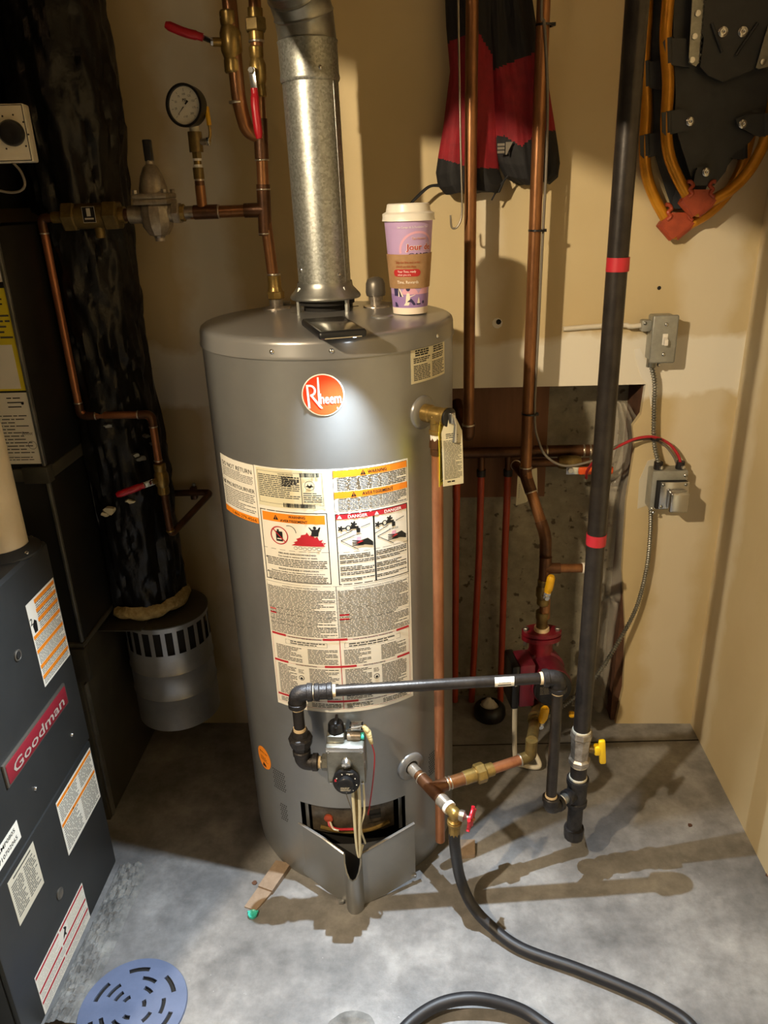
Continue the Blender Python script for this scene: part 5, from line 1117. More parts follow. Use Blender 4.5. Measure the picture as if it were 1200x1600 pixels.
# plastic vent pipe on the furnace
vx = onz(6, 858, GZ+0.01); PVX, PVY = -0.806, 1.292
pv_ = thing('plastic_vent_pipe', 'white plastic vent pipe with grey flange on the furnace top', 'pipe', (PVX, PVY, GZ))
MB().cyl((PVX, PVY, GZ+0.004), (PVX, PVY, 2.349), 0.046, None, 32).build('pipe_length', 'pvc', pv_)
MB().lathe((PVX, PVY, GZ-0.001), (0, 0, 1), [(0, 0.068), (0.004, 0.068), (0.006, 0.064), (0.012, 0.054), (0.016, 0.048)], 32, cap=False).build('flange', 'furnace_paint', pv_)
for a in (-100, -20, 60, 150): screw('screw', V((PVX+0.060*math.cos(R_(a)), PVY+0.060*math.sin(R_(a)), GZ+0.006)), (0, 0, 1), 0.0045, 'chrome', pv_)

# ================================================================== relief valve and discharge
TH, TZ = 49, 1.083
rv = thing('relief_valve', 'brass temperature relief valve with steel lever on the heater side', 'valve', tk(TH, TZ-0.03))
n_ = tn(TH); rp = tk(TH, TZ)
MB().lathe(tk(TH, TZ, TR-0.01), n_, [(0, 0.011), (0.014, 0.012), (0.016, 0.0165), (0.03, 0.0165), (0.033, 0.0145), (0.048, 0.0155), (0.062, 0.0155), (0.064, 0.017), (0.068, 0.017)], 24).build('valve_body', 'brass', rv, 30)
dn = rp+n_*0.034
MB().lathe(dn, (0, 0, -1), [(0, 0.013), (0.026, 0.0125), (0.027, 0.015), (0.034, 0.015)], 20).build('outlet', 'brass', rv)
MB().lathe(dn-V((0, 0, 0.034)), (0, 0, -1), [(0, 0.0125), (0.012, 0.0125)], 18).build('thread_tape', 'teflon', rv)
MB().box(dn+n_*0.0-V((0, 0, 0.006))+V((-0.006, -0.012, 0)), (0.008, 0.005, 0.014), None, 0.001).build('casting_mark', 'brass', rv)
fc = tk(TH, TZ, TR+0.060)
MB().lathe(fc, n_, [(0, 0.0175), (0.003, 0.0175), (0.004, 0.016), (0.004, 0.001)], 24).build('test_cap', 'black_plastic', rv)
lv = fc+n_*0.008
MB().box(lv+V((0, 0, 0.0)), (0.010, 0.010, 0.020), Matrix.Rotation(R_(TH), 3, 'Z'), 0.002).build('lever_pivot', 'chrome', rv)
MB().tube([lv+n_*0.003+V((0, 0, 0.006)), lv+n_*0.008-V((0, 0, 0.010)), lv+n_*0.006-V((0.0, 0, 0.042))], [0.0035, 0.0032, 0.0045], 8).build('test_lever', 'chrome', rv)
dp = thing('discharge_pipe', 'straight copper discharge pipe dropping beside the heater from the relief valve', 'pipe', (dn.x, dn.y, 0.05))
pb2 = at(689, 1313, dn.y)
MB().cyl(dn-V((0, 0, 0.058)), V((dn.x, dn.y, pb2.z)), 0.0108, None, 16).build('pipe_length', 'copper_bright', dp)
MB().lathe(dn-V((0, 0, 0.040)), (0, 0, -1), [(0, 0.0125), (0.012, 0.0145), (0.020, 0.0145), (0.022, 0.0125), (0.034, 0.0125)], 8).build('adapter', 'copper_dark', dp, 30)
# instruction tags on the lever
def hang_tag(name, top, wd, hgt, tilt, m_, side, label):
    u = V((math.cos(R_(TH+side)), math.sin(R_(TH+side)), 0)); nn = V((u.y, -u.x, 0)); rows = []
    pts = lambda a, b: top+u*a+V((0, 0, -b))+nn*(0.004*math.sin(b*16)+tilt*b)
    o = thing(name, label, 'tag', top-V((0, 0, hgt)))
    out = [(-wd*0.20, -0.006), (wd*0.20, -0.006), (wd*0.5, 0.020)]+[(wd*0.5, 0.020+(hgt-0.020)*k/6) for k in range(1, 7)]+[(-wd*0.5, 0.020+(hgt-0.020)*k/6) for k in range(6, 0, -1)]+[(-wd*0.5, 0.020)]
    mb = MB(); n = 14; rows = []
    for k in range(n+1):
        b = -0.006+(hgt+0.006)*k/n; hw = wd*0.5 if b > 0.02 else wd*(0.20+0.30*(b+0.006)/0.026)
        rows.append([pts(-hw, b), pts(hw, b), pts(hw, b)-nn*0.0004, pts(-hw, b)-nn*0.0004])
    mb.grid(rows, 0, True); mb.build('card', m_, o, 60)
    pr = Print(lambda a, b, h: pts(a, -b)+nn*h, 1)
    pr.para(-wd*0.43, -hgt+0.012, wd*0.43, -0.034, 30 if m_ != 'paper_yellow' else 24, 'ink_grey', 0.42, 0.0006, 0.3); pr.para(-wd*0.3, -0.032, wd*0.3, -0.022, 3, 'ink_grey', 0.42, 0.0006); pr.para(-wd*0.3, -hgt+0.005, wd*0.3, -hgt+0.010, 1, 'ink', 0.5, 0.0006)
    pr.build(o); return o
tp = fc+n_*0.0025-V((0, 0, 0.004))
hang_tag('instruction_tag', tp+n_*0.004, 0.040, 0.118, 0.05, 'paper_cream', -26, 'cream printed instruction tag hanging from the relief valve lever')
hang_tag('instruction_tag', tp-n_*0.006-V((0.008, 0.002, 0.0)), 0.040, 0.120, -0.02, 'paper_yellow', 18, 'yellow printed instruction tag hanging behind the cream one at the relief valve')

# ================================================================== heater drain: tee, hose bib, return pipe
TH2, Z2 = 37, 0.308
n2 = tn(TH2)
dt = thing('drain_pipe', 'worn copper drain pipe with tee leaving the heater side near the floor', 'pipe', tk(TH2, Z2-0.02))
dsl = V((n2.x, n2.y, -0.10)).normalized()
d0 = tk(TH2, Z2, TR-0.012); dT = d0+dsl*0.086; dE = d0+dsl*0.128
MB().tube([d0, dE], 0.0112, 16).build('pipe_length', 'copper', dt)
MB().cyl(d0+dsl*0.014, d0+dsl*0.040, 0.0128, None, 16).build('adapter', 'nickel', dt)
MB().cyl(dT-dsl*0.034, dT+dsl*0.032, 0.0136, None, 16).build('tee', 'copper_dark', dt)
pe = onz(829, 1182, dT.z+0.012)                       # elbow below the pump
bdir = (pe-dT).normalized()
MB().cyl(dT, dT+bdir*0.036, 0.0136, None, 16).build('tee_branch', 'copper_dark', dt)
for p in (dT-dsl*0.035, dT+dsl*0.032): band('solder_ring', p, dsl, 0.0145, 0.003, 'solder', dt)
band('solder_ring', dT+bdir*0.036, bdir, 0.0145, 0.0035, 'solder', dt)
MB().cyl(dT+dsl*0.030, dE+dsl*0.013, 0.0140, None, 16, bev=0.002).build('coupling', 'nickel', dt)
MB().cyl(dE+dsl*0.012, dE+dsl*0.020, 0.0145, None, 16).build('thread_tape', 'teflon', dt)
rt = thing('return_pipe', 'copper pipe with brass union running from the drain tee back to the pump', 'pipe', dT+bdir*0.05)
MB().tube([dT+bdir*0.030, pe], 0.0112, 16).build('pipe_length', 'copper_bright', rt)
MB().cyl(dT+bdir*0.042, dT+bdir*0.075, 0.0136, None, 16).build('coupling', 'copper', rt)
for q in (0.043, 0.075, 0.098): band('solder_ring', dT+bdir*q, bdir, 0.0142, 0.003, 'solder', rt)
MB().cyl(dT+bdir*0.074, dT+bdir*0.112, 0.0148, None, 16).build('union_tail', 'brass', rt); hexnut('union_nut', dT+bdir*0.112, bdir, 0.0215, 0.022, 'brass', rt, 8); MB().cyl(dT+bdir*0.122, dT+bdir*0.142, 0.0145, None, 16).build('union_tail', 'brass', rt)
band('solder_ring', pe-bdir*0.026, bdir, 0.0138, 0.003, 'solder', rt)
PMY = 1.70                                            # plane of the pump line
pe_up = V((pe.x+0.001, pe.y, pe.z+0.045))
MB().tube(fillet([pe-bdir*0.026, pe, pe_up], 0.022, 7), 0.0132, 14).build('elbow', 'brass_dull', rt)
# hose bib
hb = thing('hose_bib', 'brass hose bib with a red handwheel under the heater drain', 'tap', dE)
c0_ = dE+dsl*0.034
MB().lathe(dE+dsl*0.018, dsl, [(0, 0.0105), (0.010, 0.0125), (0.020, 0.0130), (0.026, 0.010), (0.030, 0.004)], 16).build('tap_body', 'brass', hb, 50)
sdir = V((0.86, -0.30, -0.06)).normalized()
MB().lathe(c0_, sdir, [(0, 0.009), (0.010, 0.010), (0.012, 0.0115), (0.020, 0.0115), (0.022, 0.007), (0.026, 0.004), (0.036, 0.004)], 14).build('bonnet', 'nickel', hb, 30)
MB().lathe(c0_-V((0, 0, 0.006)), (0, 0, -1), [(0, 0.0105), (0.008, 0.0105), (0.011, 0.0145), (0.014, 0.0135), (0.016, 0.0150), (0.021, 0.0150), (0.023, 0.0135)], 18).build('spout', 'brass', hb, 30)
wc = c0_+sdir*0.035; wx_, wy_, wz_ = frame(sdir)
hw = MB(); N = 40; rg_ = []
for k in range(N+1):
    a = 2*math.pi*k/N; r_ = 0.0185*(1+0.09*math.cos(5*a)); rg_.append(wc+(wx_*math.cos(a)+wy_*math.sin(a))*r_)
hw.tube(rg_, 0.0034, 8, cap=False)
for k in range(5):
    a = 2*math.pi*k/5; dd = wx_*math.cos(a)+wy_*math.sin(a); hw.tube([wc+dd*0.019, wc+dd*0.0260], [0.0036, 0.0038], 8)
    a2_ = a+math.pi/5; d2 = wx_*math.cos(a2_)+wy_*math.sin(a2_); hw.tube([wc+d2*0.005, wc+d2*0.017], [0.0050, 0.0036], 8)
hw.lathe(wc-sdir*0.003, sdir, [(0, 0.0072), (0.006, 0.0072)], 14)
hwo = hw.build('handwheel', 'red_paint', hb, 50); MB().lathe(wc+sdir*0.002, sdir, [(0, 0.0056), (0.004, 0.0046), (0.006, 0.0025), (0.0062, 0.0005)], 12).build('wheel_screw', 'copper_bright', hb)
ho = c0_-V((0, 0, 0.028))
MB().lathe(ho, (0, 0, -1), [(0, 0.0115), (0.003, 0.0122), (0.026, 0.0120)], 10).build('hose_coupling', 'brass', hb, 25)
# black garden hose
hpts = [ho-V((0, 0, 0.022)), ho-V((-0.001, 0.002, 0.060))]
for px, py, z in ((719, 1372, 0.095), (738, 1415, 0.048), (768, 1448, 0.022), (815, 1482, 0.0125), (900, 1513, 0.012), (975, 1543, 0.012), (1035, 1572, 0.012), (1085, 1610, 0.012)):
    hpts.append(onz(px, py, z))
p = onz(1085, 1610, 0.012)
hpts += [V((p.x+0.02, p.y-0.10, 0.012)), V((p.x-0.10, p.y-0.22, 0.012)), onz(930, 1668, 0.012), onz(845, 1598, 0.018), onz(800, 1573, 0.026), onz(738, 1560, 0.034), onz(680, 1572, 0.026), onz(628, 1612, 0.012), onz(590, 1680, 0.012), onz(560, 1800, 0.012)]
tag(MB().tube(smoothpath(hpts, 10), 0.0118, 14).build('garden_hose', 'black_rubber', None, 60), 'black rubber garden hose curling across the concrete from the hose bib', 'hose')

# ================================================================== circulator line
pm_x = pe.x
t5 = thing('copper_pipe', 'long copper pipe beside a grey cable dropping from the ceiling to the circulator', 'pipe', at(853, 960, PMY))
CYP = 1.775
top_ = at(858, -30, CYP); k1 = at(821, 742, CYP); k2 = at(853, 838, PMY+0.02); k3 = at(851, 965, PMY)
MB().tube(fillet([V((k1.x, CYP, 2.349)), k1, k2, k3], 0.03, 7), 0.0135, 16).build('pipe_run', 'copper', t5, 60)
for p, a_ in ((k1+V((0, 0, 0.02)), (0, 0, 1)), (k1+(k2-k1)*0.28, k2-k1), (k2+(k3-k2)*0.28, k3-k2), (at(851, 912, PMY), (0, 0, 1))): band('solder_ring', p, a_, 0.0155, 0.0035, 'solder', t5)
MB().tube(fillet([k1+V((0, 0, 0.02)), k1, k1+(k2-k1)*0.28], 0.02, 6), 0.0150, 16).build('elbow', 'copper_dark', t5, 60)
MB().tube(fillet([k2+(k1-k2)*0.25, k2, k2+(k3-k2)*0.28], 0.025, 6), 0.0150, 16).build('elbow', 'copper_dark', t5, 60)
tb = at(852, 888, PMY)
MB().cyl(at(853, 870, PMY+0.005), at(851, 905, PMY), 0.0152, None, 16).build('tee', 'copper_dark', t5)
te = at(913, 892, PMY); MB().cyl(tb, V((te.x, PMY, tb.z)), 0.0112, None, 14).build('stub_pipe', 'copper', t5); MB().cyl(tb, tb+V((0.036, 0, 0)), 0.0135, None, 14).build('tee_branch', 'copper_dark', t5); MB().cyl(V((te.x-0.006, PMY, tb.z)), V((te.x+0.004, PMY, tb.z)), 0.0135, None, 14).build('thread_tape', 'teflon', t5); hexnut('stub_plug', V((te.x+0.009, PMY, tb.z)), (1, 0, 0), 0.011, 0.012, 'brass', t5)
s_e = at(806, 727, CYP+0.07); MB().tube([s_e, k1+V((0.0, 0.0, -0.004))], 0.0125, 14).build('side_branch', 'copper_dark', t5); band('solder_ring', s_e, k1-s_e, 0.0140, 0.004, 'solder', t5)
for py in (40, 360, 646):
    z = at(840, py, CYP).z; MB().lathe((k1.x+0.004, CYP, z-0.002), (0.03, 0, 1), [(0, 0.0165), (0, 0.0185), (0.004, 0.0185), (0.004, 0.0165)], 18, cap=False).build('cable_tie', 'black_plastic', t5); MB().box((k1.x+0.020, CYP-0.006, z), (0.008, 0.007, 0.006)).build('tie_head', 'black_plastic', t5)
gc_ = [V((k1.x-0.006, CYP-0.02, 2.349)), V((k1.x-0.006, CYP-0.022, 2.0)), at(846, 10, CYP-0.02), at(851, 40, CYP-0.018), V((k1.x+0.014, CYP-0.008, at(850, 150, CYP).z)), V((k1.x+0.018, CYP-0.003, at(845, 260, CYP).z)), V((k1.x+0.017, CYP-0.004, at(840, 360, CYP).z)), V((k1.x+0.016, CYP-0.004, at(830, 500, CYP).z)), V((k1.x+0.0155, CYP-0.005, at(830, 646, CYP).z)), at(842, 690, CYP), at(856, 715, CYP), at(885, 728, CYP), at(930, 718, CYP), at(968, 695, 1.83), at(1010, 686, 1.85), at(1035, 693, 1.85), at(1052, 712, 1.845), at(1060, 732, 1.84)]
tag(MB().tube(smoothpath(gc_, 6), 0.0030, 7).build('control_cable', 'cable_grey', None, 60), 'thin grey control cable tied along the copper pipe and looping to the relay box', 'cable')
# isolation valves of the pump
ball_valve('ball_valve', at(849, 925, PMY), (0, 0, 1), (0.10, -0.1, 1), 0.066, 0.0118, 'brass ball valve with yellow lever above the red pump', 'brass_dull', 'yellow_vinyl', 0.070, (0.12, -1, 0), kink=0.004, grip=0.0125)
# ---- pump
pu = thing('circulator_pump', 'dark red circulator pump with a black face on the copper line', 'pump', at(845, 1090, PMY))
fz = at(846, 990, PMY).z; pxc = at(846, 990, PMY).x
MB().lathe((pxc, PMY, fz+0.012), (0, 0, 1), [(0, 0.014), (0.030, 0.0145), (0.034, 0.0165), (0.052, 0.0165)], 18).build('threaded_adapter', 'brass_dull', pu, 30); MB().lathe((pxc, PMY, fz+0.010), (0, 0, 1), [(0, 0.0195), (0.010, 0.0185)], 18).build('thread_paste', 'thread_paste', pu)
def oval(zc, hw_, hd_, t, m_, nm, rot):
    mb = MB(); poly = []
    for k in range(36):
        a = 2*math.pi*k/36; r_ = 1.0 if True else 1; x = hw_*math.cos(a)*(0.78+0.22*abs(math.cos(a))); y = hd_*math.sin(a)
        c, s = math.cos(rot), math.sin(rot); poly.append(V((pxc+x*c-y*s, PMY+x*s+y*c, zc)))
    mb.prism(poly, (0, 0, t)); return mb.build(nm, m_, pu, 40)
oval(fz+0.001, 0.050, 0.031, 0.010, 'red_cast', 'flange', 0.0); oval(fz-0.015, 0.050, 0.031, 0.012, 'red_cast', 'pump_flange', 0.0)
for dx in (-1, 1): hexnut('flange_bolt', (pxc+dx*0.040, PMY, fz+0.014), (0, 0, 1), 0.0075, 0.008, 'zinc', pu); MB().cyl((pxc+dx*0.040, PMY, fz-0.034), (pxc+dx*0.040, PMY, fz), 0.005, None, 8).build('flange_stud', 'zinc', pu)
pz = at(846, 1062, PMY-0.06).z
MB().lathe((pxc, PMY, pz-0.105), (0, 0, 1), [(0, 0.022), (0.02, 0.024), (0.06, 0.044), (0.105, 0.050), (fz-0.010-pz+0.105-0.035, 0.030), (fz-0.010-pz+0.105, 0.030)], 28).build('volute', 'red_cast', pu, 50)
md = V((0.16, -1, 0.0)).normalized(); mc = V((pxc+0.004, PMY-0.01, pz))
MB().lathe(mc, md, [(-0.03, 0.052), (0.0, 0.056), (0.012, 0.056), (0.015, 0.050), (0.082, 0.050), (0.085, 0.047)], 40).build('motor_housing', 'red_pump', pu, 40)
MB().lathe(mc+md*0.084, md, [(0, 0.0485), (0.008, 0.047), (0.010, 0.044), (0.010, 0.001)], 40).build('end_plate', 'black_plastic', pu, 40)
em_u = V((-md.y, md.x, 0)); em = lambda a, b, h: mc+md*(0.0945+h)+em_u*a+V((0, 0, b))
pr = Print(em, 1); pr.para(-0.034, -0.012, -0.006, 0.012, 6, 'cable_grey', 0.35, 0.0004); pr.poly([(0.014, -0.020), (0.018, -0.014), (0.024, -0.014), (0.019, -0.010), (0.021, -0.004), (0.015, -0.008), (0.009, -0.004), (0.011, -0.010), (0.006, -0.014), (0.012, -0.014)], 'off_white', 0.0004); pr.build(pu)
bx2 = mc+md*0.036-em_u*0.064
brot = Matrix((em_u, -md, V((0, 0, 1)))).transposed()
MB().box(bx2+V((0.004, 0, 0.002)), (0.040, 0.075, 0.122), brot, 0.005).build('terminal_box', 'red_pump', pu, 30)
MB().box(bx2-em_u*0.026+V((0, 0, 0.002)), (0.020, 0.084, 0.126), brot, 0.006).build('terminal_lid', 'black_plastic', pu, 30)
screw('screw', bx2-em_u*0.026+md*0.042+V((0, 0, 0.012)), md, 0.004, 'chrome', pu)
MB().lathe((pxc, PMY, pz-0.100), (0, 0, -1), [(0, 0.021), (0.01, 0.020), (0.012, 0.0165), (0.03, 0.0160)], 18).build('outlet_nipple', 'brass_dull', pu)
vb = V((pe.x+0.004, pe.y, 0)); lz0 = pe_up.z; lz1 = pz-0.120
MB().tube([V((pxc, PMY, lz1+0.01)), V(((pxc+pe.x)/2, (PMY+pe.y)/2, (lz1+lz0)/2)), pe_up-V((0, 0, 0.004))], 0.0125, 14).build('lower_pipe', 'brass_dull', rt, 60)
vm = V((pxc, PMY, lz1+0.01)).lerp(pe_up, 0.50)
ball_valve('ball_valve', vm, V((pxc, PMY, lz1))-pe_up, (0.10, -0.1, 1), 0.062, 0.0118, 'brass ball valve with yellow lever below the red pump', 'brass_dull', 'yellow_vinyl', 0.066, (0.30, -1, 0), kink=0.004, grip=0.0125)
# pale pump lead looping to the floor
l0 = bx2-em_u*0.01-V((0, 0, 0.058))
tag(MB().tube(smoothpath([l0, l0-V((0.004, 0, 0.04)), V((l0.x+0.005, l0.y+0.02, 0.045)), V((l0.x+0.03, l0.y+0.03, 0.014)), V((l0.x+0.07, l0.y+0.02, 0.022)), V((pxc-0.020, PMY-0.002, 0.07))], 8), 0.0065, 10).build('pump_lead', 'cable_white', None, 60), 'pale jacketed pump lead looping down to the floor', 'cable')

# ================================================================== manifold in the hole, red tubes
MFY = 1.945
mz = at(760, 707, MFY).z
mf = thing('copper_manifold', 'dark horizontal copper manifold in the drywall hole feeding the red tubes', 'manifold', (at(760, 707, MFY).x, MFY, mz-0.05))
MB().cyl((0.035, MFY, mz), (at(856, 704, MFY).x, MFY, mz), 0.0145, None, 16).build('manifold_pipe', 'copper_dark', mf)
MB().cyl((at(835, 704, MFY).x, MFY, mz+0.001), (at(935, 705, MFY).x, MFY, mz+0.001), 0.0155, None, 16).build('tail_pipe', 'copper_dark', mf)
for px in (854, 912, 922): band('solder_ring', (at(px, 704, MFY).x, MFY, mz), (1, 0, 0), 0.0168, 0.005, 'solder', mf)
pex_x = (714, 752, 794); pex_b = (711, 737, 782)
for px, pb3 in zip(pex_x, pex_b):
    x = at(px, 730, MFY).x
    MB().cyl((x, MFY, mz), (x, MFY, mz-0.050), 0.0092, None, 12).build('outlet_stub', 'copper_dark', mf); MB().cyl((x, MFY, mz-0.048), (x, MFY, mz-0.066), 0.0125, None, 10).build('crimp_ring', 'iron_cast', mf)
    b3 = at(pb3, 1085, MFY+0.030)
    tag(MB().tube([V((x, MFY, mz-0.060)), V((x-0.002, MFY+0.004, mz-0.3)), V((b3.x, min(b3.y, CY-0.012), 0.001))], 0.0095, 12).build('heating_tube', 'pex_red', None, 60), 'red plastic heating tube '+{714: 'half hidden behind the heater edge', 752: 'in the middle of the manifold between two others', 794: 'dropping behind the pump beside the white paper tag'}[px], 'tube', 'red heating tubes under the manifold')
# copper riser that ends in an elbow behind the manifold
RPY = 1.775
t6 = thing('copper_pipe', 'mottled straight copper pipe passing in front of the hanging garment', 'pipe', at(733, 690, RPY))
A_, B_ = at(735, -30, RPY), at(732, 680, RPY)
MB().tube([V((B_.x, RPY, 2.349)), V((B_.x, RPY, B_.z))], 0.0130, 16).build('pipe_run', 'copper', t6, 60)
MB().tube(fillet([V((B_.x, RPY, B_.z+0.025)), V((B_.x, RPY, B_.z-0.004)), V((B_.x-0.006, 1.86, B_.z+0.0)), V((B_.x-0.022, 1.93, B_.z+0.04))], 0.025, 6), 0.0148, 14).build('elbow', 'copper_dark', t6, 60); band('solder_ring', V((B_.x, RPY, B_.z+0.026)), (0, 0, 1), 0.0158, 0.004, 'solder', t6)
# orange lever valve at the end of the manifold branch
zv = at(880, 727, MFY-0.03).z
ov = thing('ball_valve', 'brass ball valve with an orange lever in the hole behind the black pipe', 'valve', at(890, 727, MFY-0.03))
x0, x1 = at(812, 722, MFY-0.03).x, at(920, 722, MFY-0.03).x
MB().cyl((x0, MFY-0.03, zv+0.008), (x1, MFY-0.03, zv+0.008), 0.0115, None, 14).build('branch_pipe', 'copper_dark', ov); MB().lathe((at(872, 722, MFY-0.03).x, MFY-0.03, zv+0.008), (1, 0, 0), [(0, 0.015), (0.012, 0.018), (0.045, 0.018), (0.058, 0.015)], 14).build('valve_body', 'brass_dull', ov)
xl = at(895, 733, MFY-0.055).x; MB().box((xl, MFY-0.056, zv-0.006), (0.034, 0.004, 0.020), None, 0.001).build('lever', 'chrome', ov); hexnut('handle_nut', (xl-0.006, MFY-0.060, zv-0.004), (0, -1, 0), 0.008, 0.006, 'chrome', ov)
MB().box((xl+0.058, MFY-0.058, zv-0.006), (0.088, 0.010, 0.020), None, 0.004).build('grip', 'orange_vinyl', ov)
ptg = [at(806, 790, MFY-0.045), at(822, 785, MFY-0.05), at(840, 770, MFY-0.045), at(839, 731, MFY-0.045), at(809, 741, MFY-0.045)]
pt_ = thing('paper_tag', 'small white paper tag hanging under the copper elbow', 'tag', ptg[0]); MB().prism(ptg, (0, 0.0006, 0)).build('card', 'paper_cream', pt_, 0)
ts = at(831, 722, MFY-0.045); MB().tube([at(830, 735, MFY-0.045), V((ts.x, MFY-0.03, zv+0.018))], 0.0012, 6).build('string', 'cable_white', pt_)
pr = Print(plane_map(at(806, 790, MFY-0.0455), (1, 0, 0), (0, 0, 1)), 1); pr.para(0.006, 0.020, 0.040, 0.060, 8, 'cable_grey', 0.3, 0.0003); pr.build(pt_)

# ================================================================== gas line
BX, BY = 0.320, 1.338
br = 0.0175
gl_ = thing('gas_pipe', 'tall black iron gas pipe with red tape bands and a drip leg', 'pipe', (BX, BY, 0.115))
zt_ = lambda py, Y=BY: at(930, py, Y).z
ztee = at(908, 1236, BY).z; zcap = at(900, 1308, BY).z
MB().cyl((BX, BY, zt_(1180)), (BX-0.004, BY, 2.349), br, None, 20).build('riser', 'black_iron', gl_)
for py in (414, 842):
    MB().lathe((BX-0.001, BY, zt_(py)-0.011), (0, 0, 1), [(0, br+0.0004), (0, br+0.0012), (0.022, br+0.0012), (0.022, br+0.0004)], 20, cap=False).build('red_tape', 'wire_red', gl_)
MB().cyl((BX, BY, zt_(1182)), (BX, BY, ztee), br, None, 20).build('nipple', 'black_iron', gl_)
MB().lathe((BX, BY, ztee-0.034), (0, 0, 1), [(0, 0.0235), (0.010, 0.0235), (0.012, 0.0215), (0.056, 0.0215), (0.058, 0.0240), (0.070, 0.0240)], 20).build('tee', 'iron_cast', gl_, 30)
band('thread_paste', (BX, BY, ztee+0.039), (0, 0, 1), 0.0195, 0.006, 'off_white', gl_)
MB().cyl((BX, BY, zcap+0.02), (BX, BY, ztee), br-0.001, None, 18).build('drip_leg', 'iron_cast', gl_)
MB().lathe((BX, BY, zcap), (0, 0, 1), [(0, 0.0185), (0.003, 0.0215), (0.020, 0.022), (0.024, 0.0225), (0.030, 0.022)], 12).build('drip_cap', 'iron_cast', gl_, 25)
# gas cock
gk = thing('gas_cock', 'nickel plated gas cock with a yellow tee handle on the black pipe', 'valve', (BX, BY, zt_(1184)))
z0 = zt_(1192); z1 = zt_(1142)
MB().lathe((BX, BY, z0), (0, 0, 1), [(0, 0.0225), (0.012, 0.0235), (0.016, 0.019), (z1-z0-0.016, 0.021), (z1-z0-0.012, 0.0235), (z1-z0, 0.0225)], 8).build('valve_body', 'nickel', gk, 25)
zz_ = (z0+z1)/2
MB().cyl((BX, BY, zz_), (BX+0.034, BY-0.010, zz_), 0.009, None, 12).build('stem', 'brass_dull', gk)
MB().box((BX+0.043, BY-0.013, zz_-0.001), (0.014, 0.012, 0.060), Matrix.Rotation(R_(-6), 3, 'Y'), 0.004).build('handle', 'yellow_bright', gk, 30); MB().box((BX+0.034, BY-0.010, zz_+0.002), (0.016, 0.018, 0.022), None, 0.004).build('handle_hub', 'yellow_bright', gk, 30)
for q in (z0-0.002, z1+0.002): band('thread_tape', (BX, BY, q), (0, 0, 1), 0.0195, 0.006, 'off_white', gk)
# branch to the heater
gb = thing('gas_pipe', 'black iron gas branch crossing in front of the heater to the gas control', 'pipe', (0.24, 1.28, 0.24))
RY, LY = 1.283, 1.232
eR = at(872, 1069, RY); eL = at(462, 1072, LY); eR.z = eL.z = (eR.z+eL.z)/2
eD = V((eR.x, RY, at(861, 1256, RY).z)); eD.z = ztee+0.004
r_ = 0.0112
hdx = (eR-eL).normalized()
MB().cyl(eL, eR, r_, None, 18).build('cross_pipe', 'black_iron', gb)
MB().cyl(eR, eD, r_, None, 18).build('drop_pipe', 'black_iron', gb)
def elbow(p0, p1, p2, m_, nm='elbow', R=r_*1.42, L=0.030):
    a_ = (V(p0)-V(p1)).normalized(); b_ = (V(p2)-V(p1)).normalized(); p1 = V(p1)
    o = MB().tube(fillet([p1+a_*L, p1, p1+b_*L], 0.026, 8), R, 16).build(nm, m_, gb, 60)
    for d in (a_, b_): MB().lathe(p1+d*(L-0.010), d, [(0, R), (0.001, R*1.14), (0.010, R*1.14), (0.012, R*1.0)], 18).build('elbow_bead', m_, o, 30)
    for d in (a_, b_): MB().lathe(p1+d*(L+0.001), d, [(0, r_*1.15), (0.006, r_*1.1)], 16).build('thread_paste', 'thread_paste', o)
teeP = V((BX, BY, ztee)); dirT = (teeP-eD).normalized()
elbow(eL, eR, eD, 'iron_cast'); elbow(eR, eD, teeP, 'iron_cast')
MB().cyl(eD, teeP, r_, None, 16).build('tee_nipple', 'galvanised_plain', gb); MB().lathe(teeP-dirT*0.036, dirT, [(0, 0.017), (0.010, 0.017), (0.012, 0.0155), (0.03, 0.0155)], 16).build('tee_branch', 'iron_cast', gb)
ud = V((0, 0, -1)); eB = V((eL.x, LY, 0.398))
elbow(eR, eL, eB, 'iron_cast')
MB().cyl(eL, eB, r_, None, 18).build('drop_nipple', 'black_iron', gb)
uz = at(460, 1156, LY).z
MB().lathe((eL.x, LY, uz-0.024), (0, 0, 1), [(0, 0.0155), (0.010, 0.0165), (0.014, 0.0220), (0.030, 0.0245), (0.034, 0.0225), (0.036, 0.0175), (0.048, 0.0160)], 10).build('union', 'iron_cast', gb, 25)
for q in (uz+0.027, uz-0.028): MB().lathe((eL.x, LY, q-0.004), (0, 0, 1), [(0, r_*1.12), (0.008, r_*1.12)], 16).build('thread_paste', 'thread_paste', gb)
elbow(eL, eB, V((-0.20, LY, eB.z)), 'iron_cast')
MB().cyl(eB, (-0.200, LY, eB.z), r_, None, 16).build('inlet_nipple', 'galvanised_plain', gb)
# coupling on the cross pipe and bar code label
cx0 = at(504, 1072, LY); kq = eL+hdx*(cx0.x-eL.x)
MB().lathe(kq-hdx*0.018, hdx, [(0, 0.0150), (0.002, 0.0170), (0.009, 0.0170), (0.011, 0.0155), (0.024, 0.0155), (0.026, 0.0170), (0.034, 0.0170), (0.036, 0.0150)], 18).build('coupling', 'iron_cast', gb, 30)
for s_ in (-1, 1): MB().lathe(kq+hdx*s_*0.018, hdx*s_, [(0, r_*1.16), (0.006, r_*1.1)], 16).build('thread_paste', 'thread_paste', gb)
lq = eL+hdx*(at(788, 1070, RY).x-eL.x)
lm = lambda u, v, h: lq+hdx*u+V((0, -math.cos(v/r_), math.sin(v/r_)))*(r_+0.0003+h)
mb = MB(); mb.grid([[lm(-0.019, -0.012+0.026*k/10, 0.0), lm(0.019, -0.012+0.026*k/10, 0.0)] for k in range(11)]); bl_ = mb.build('bar_code_label', 'paper', gb, 60)
pr = Print(lm); x = -0.011
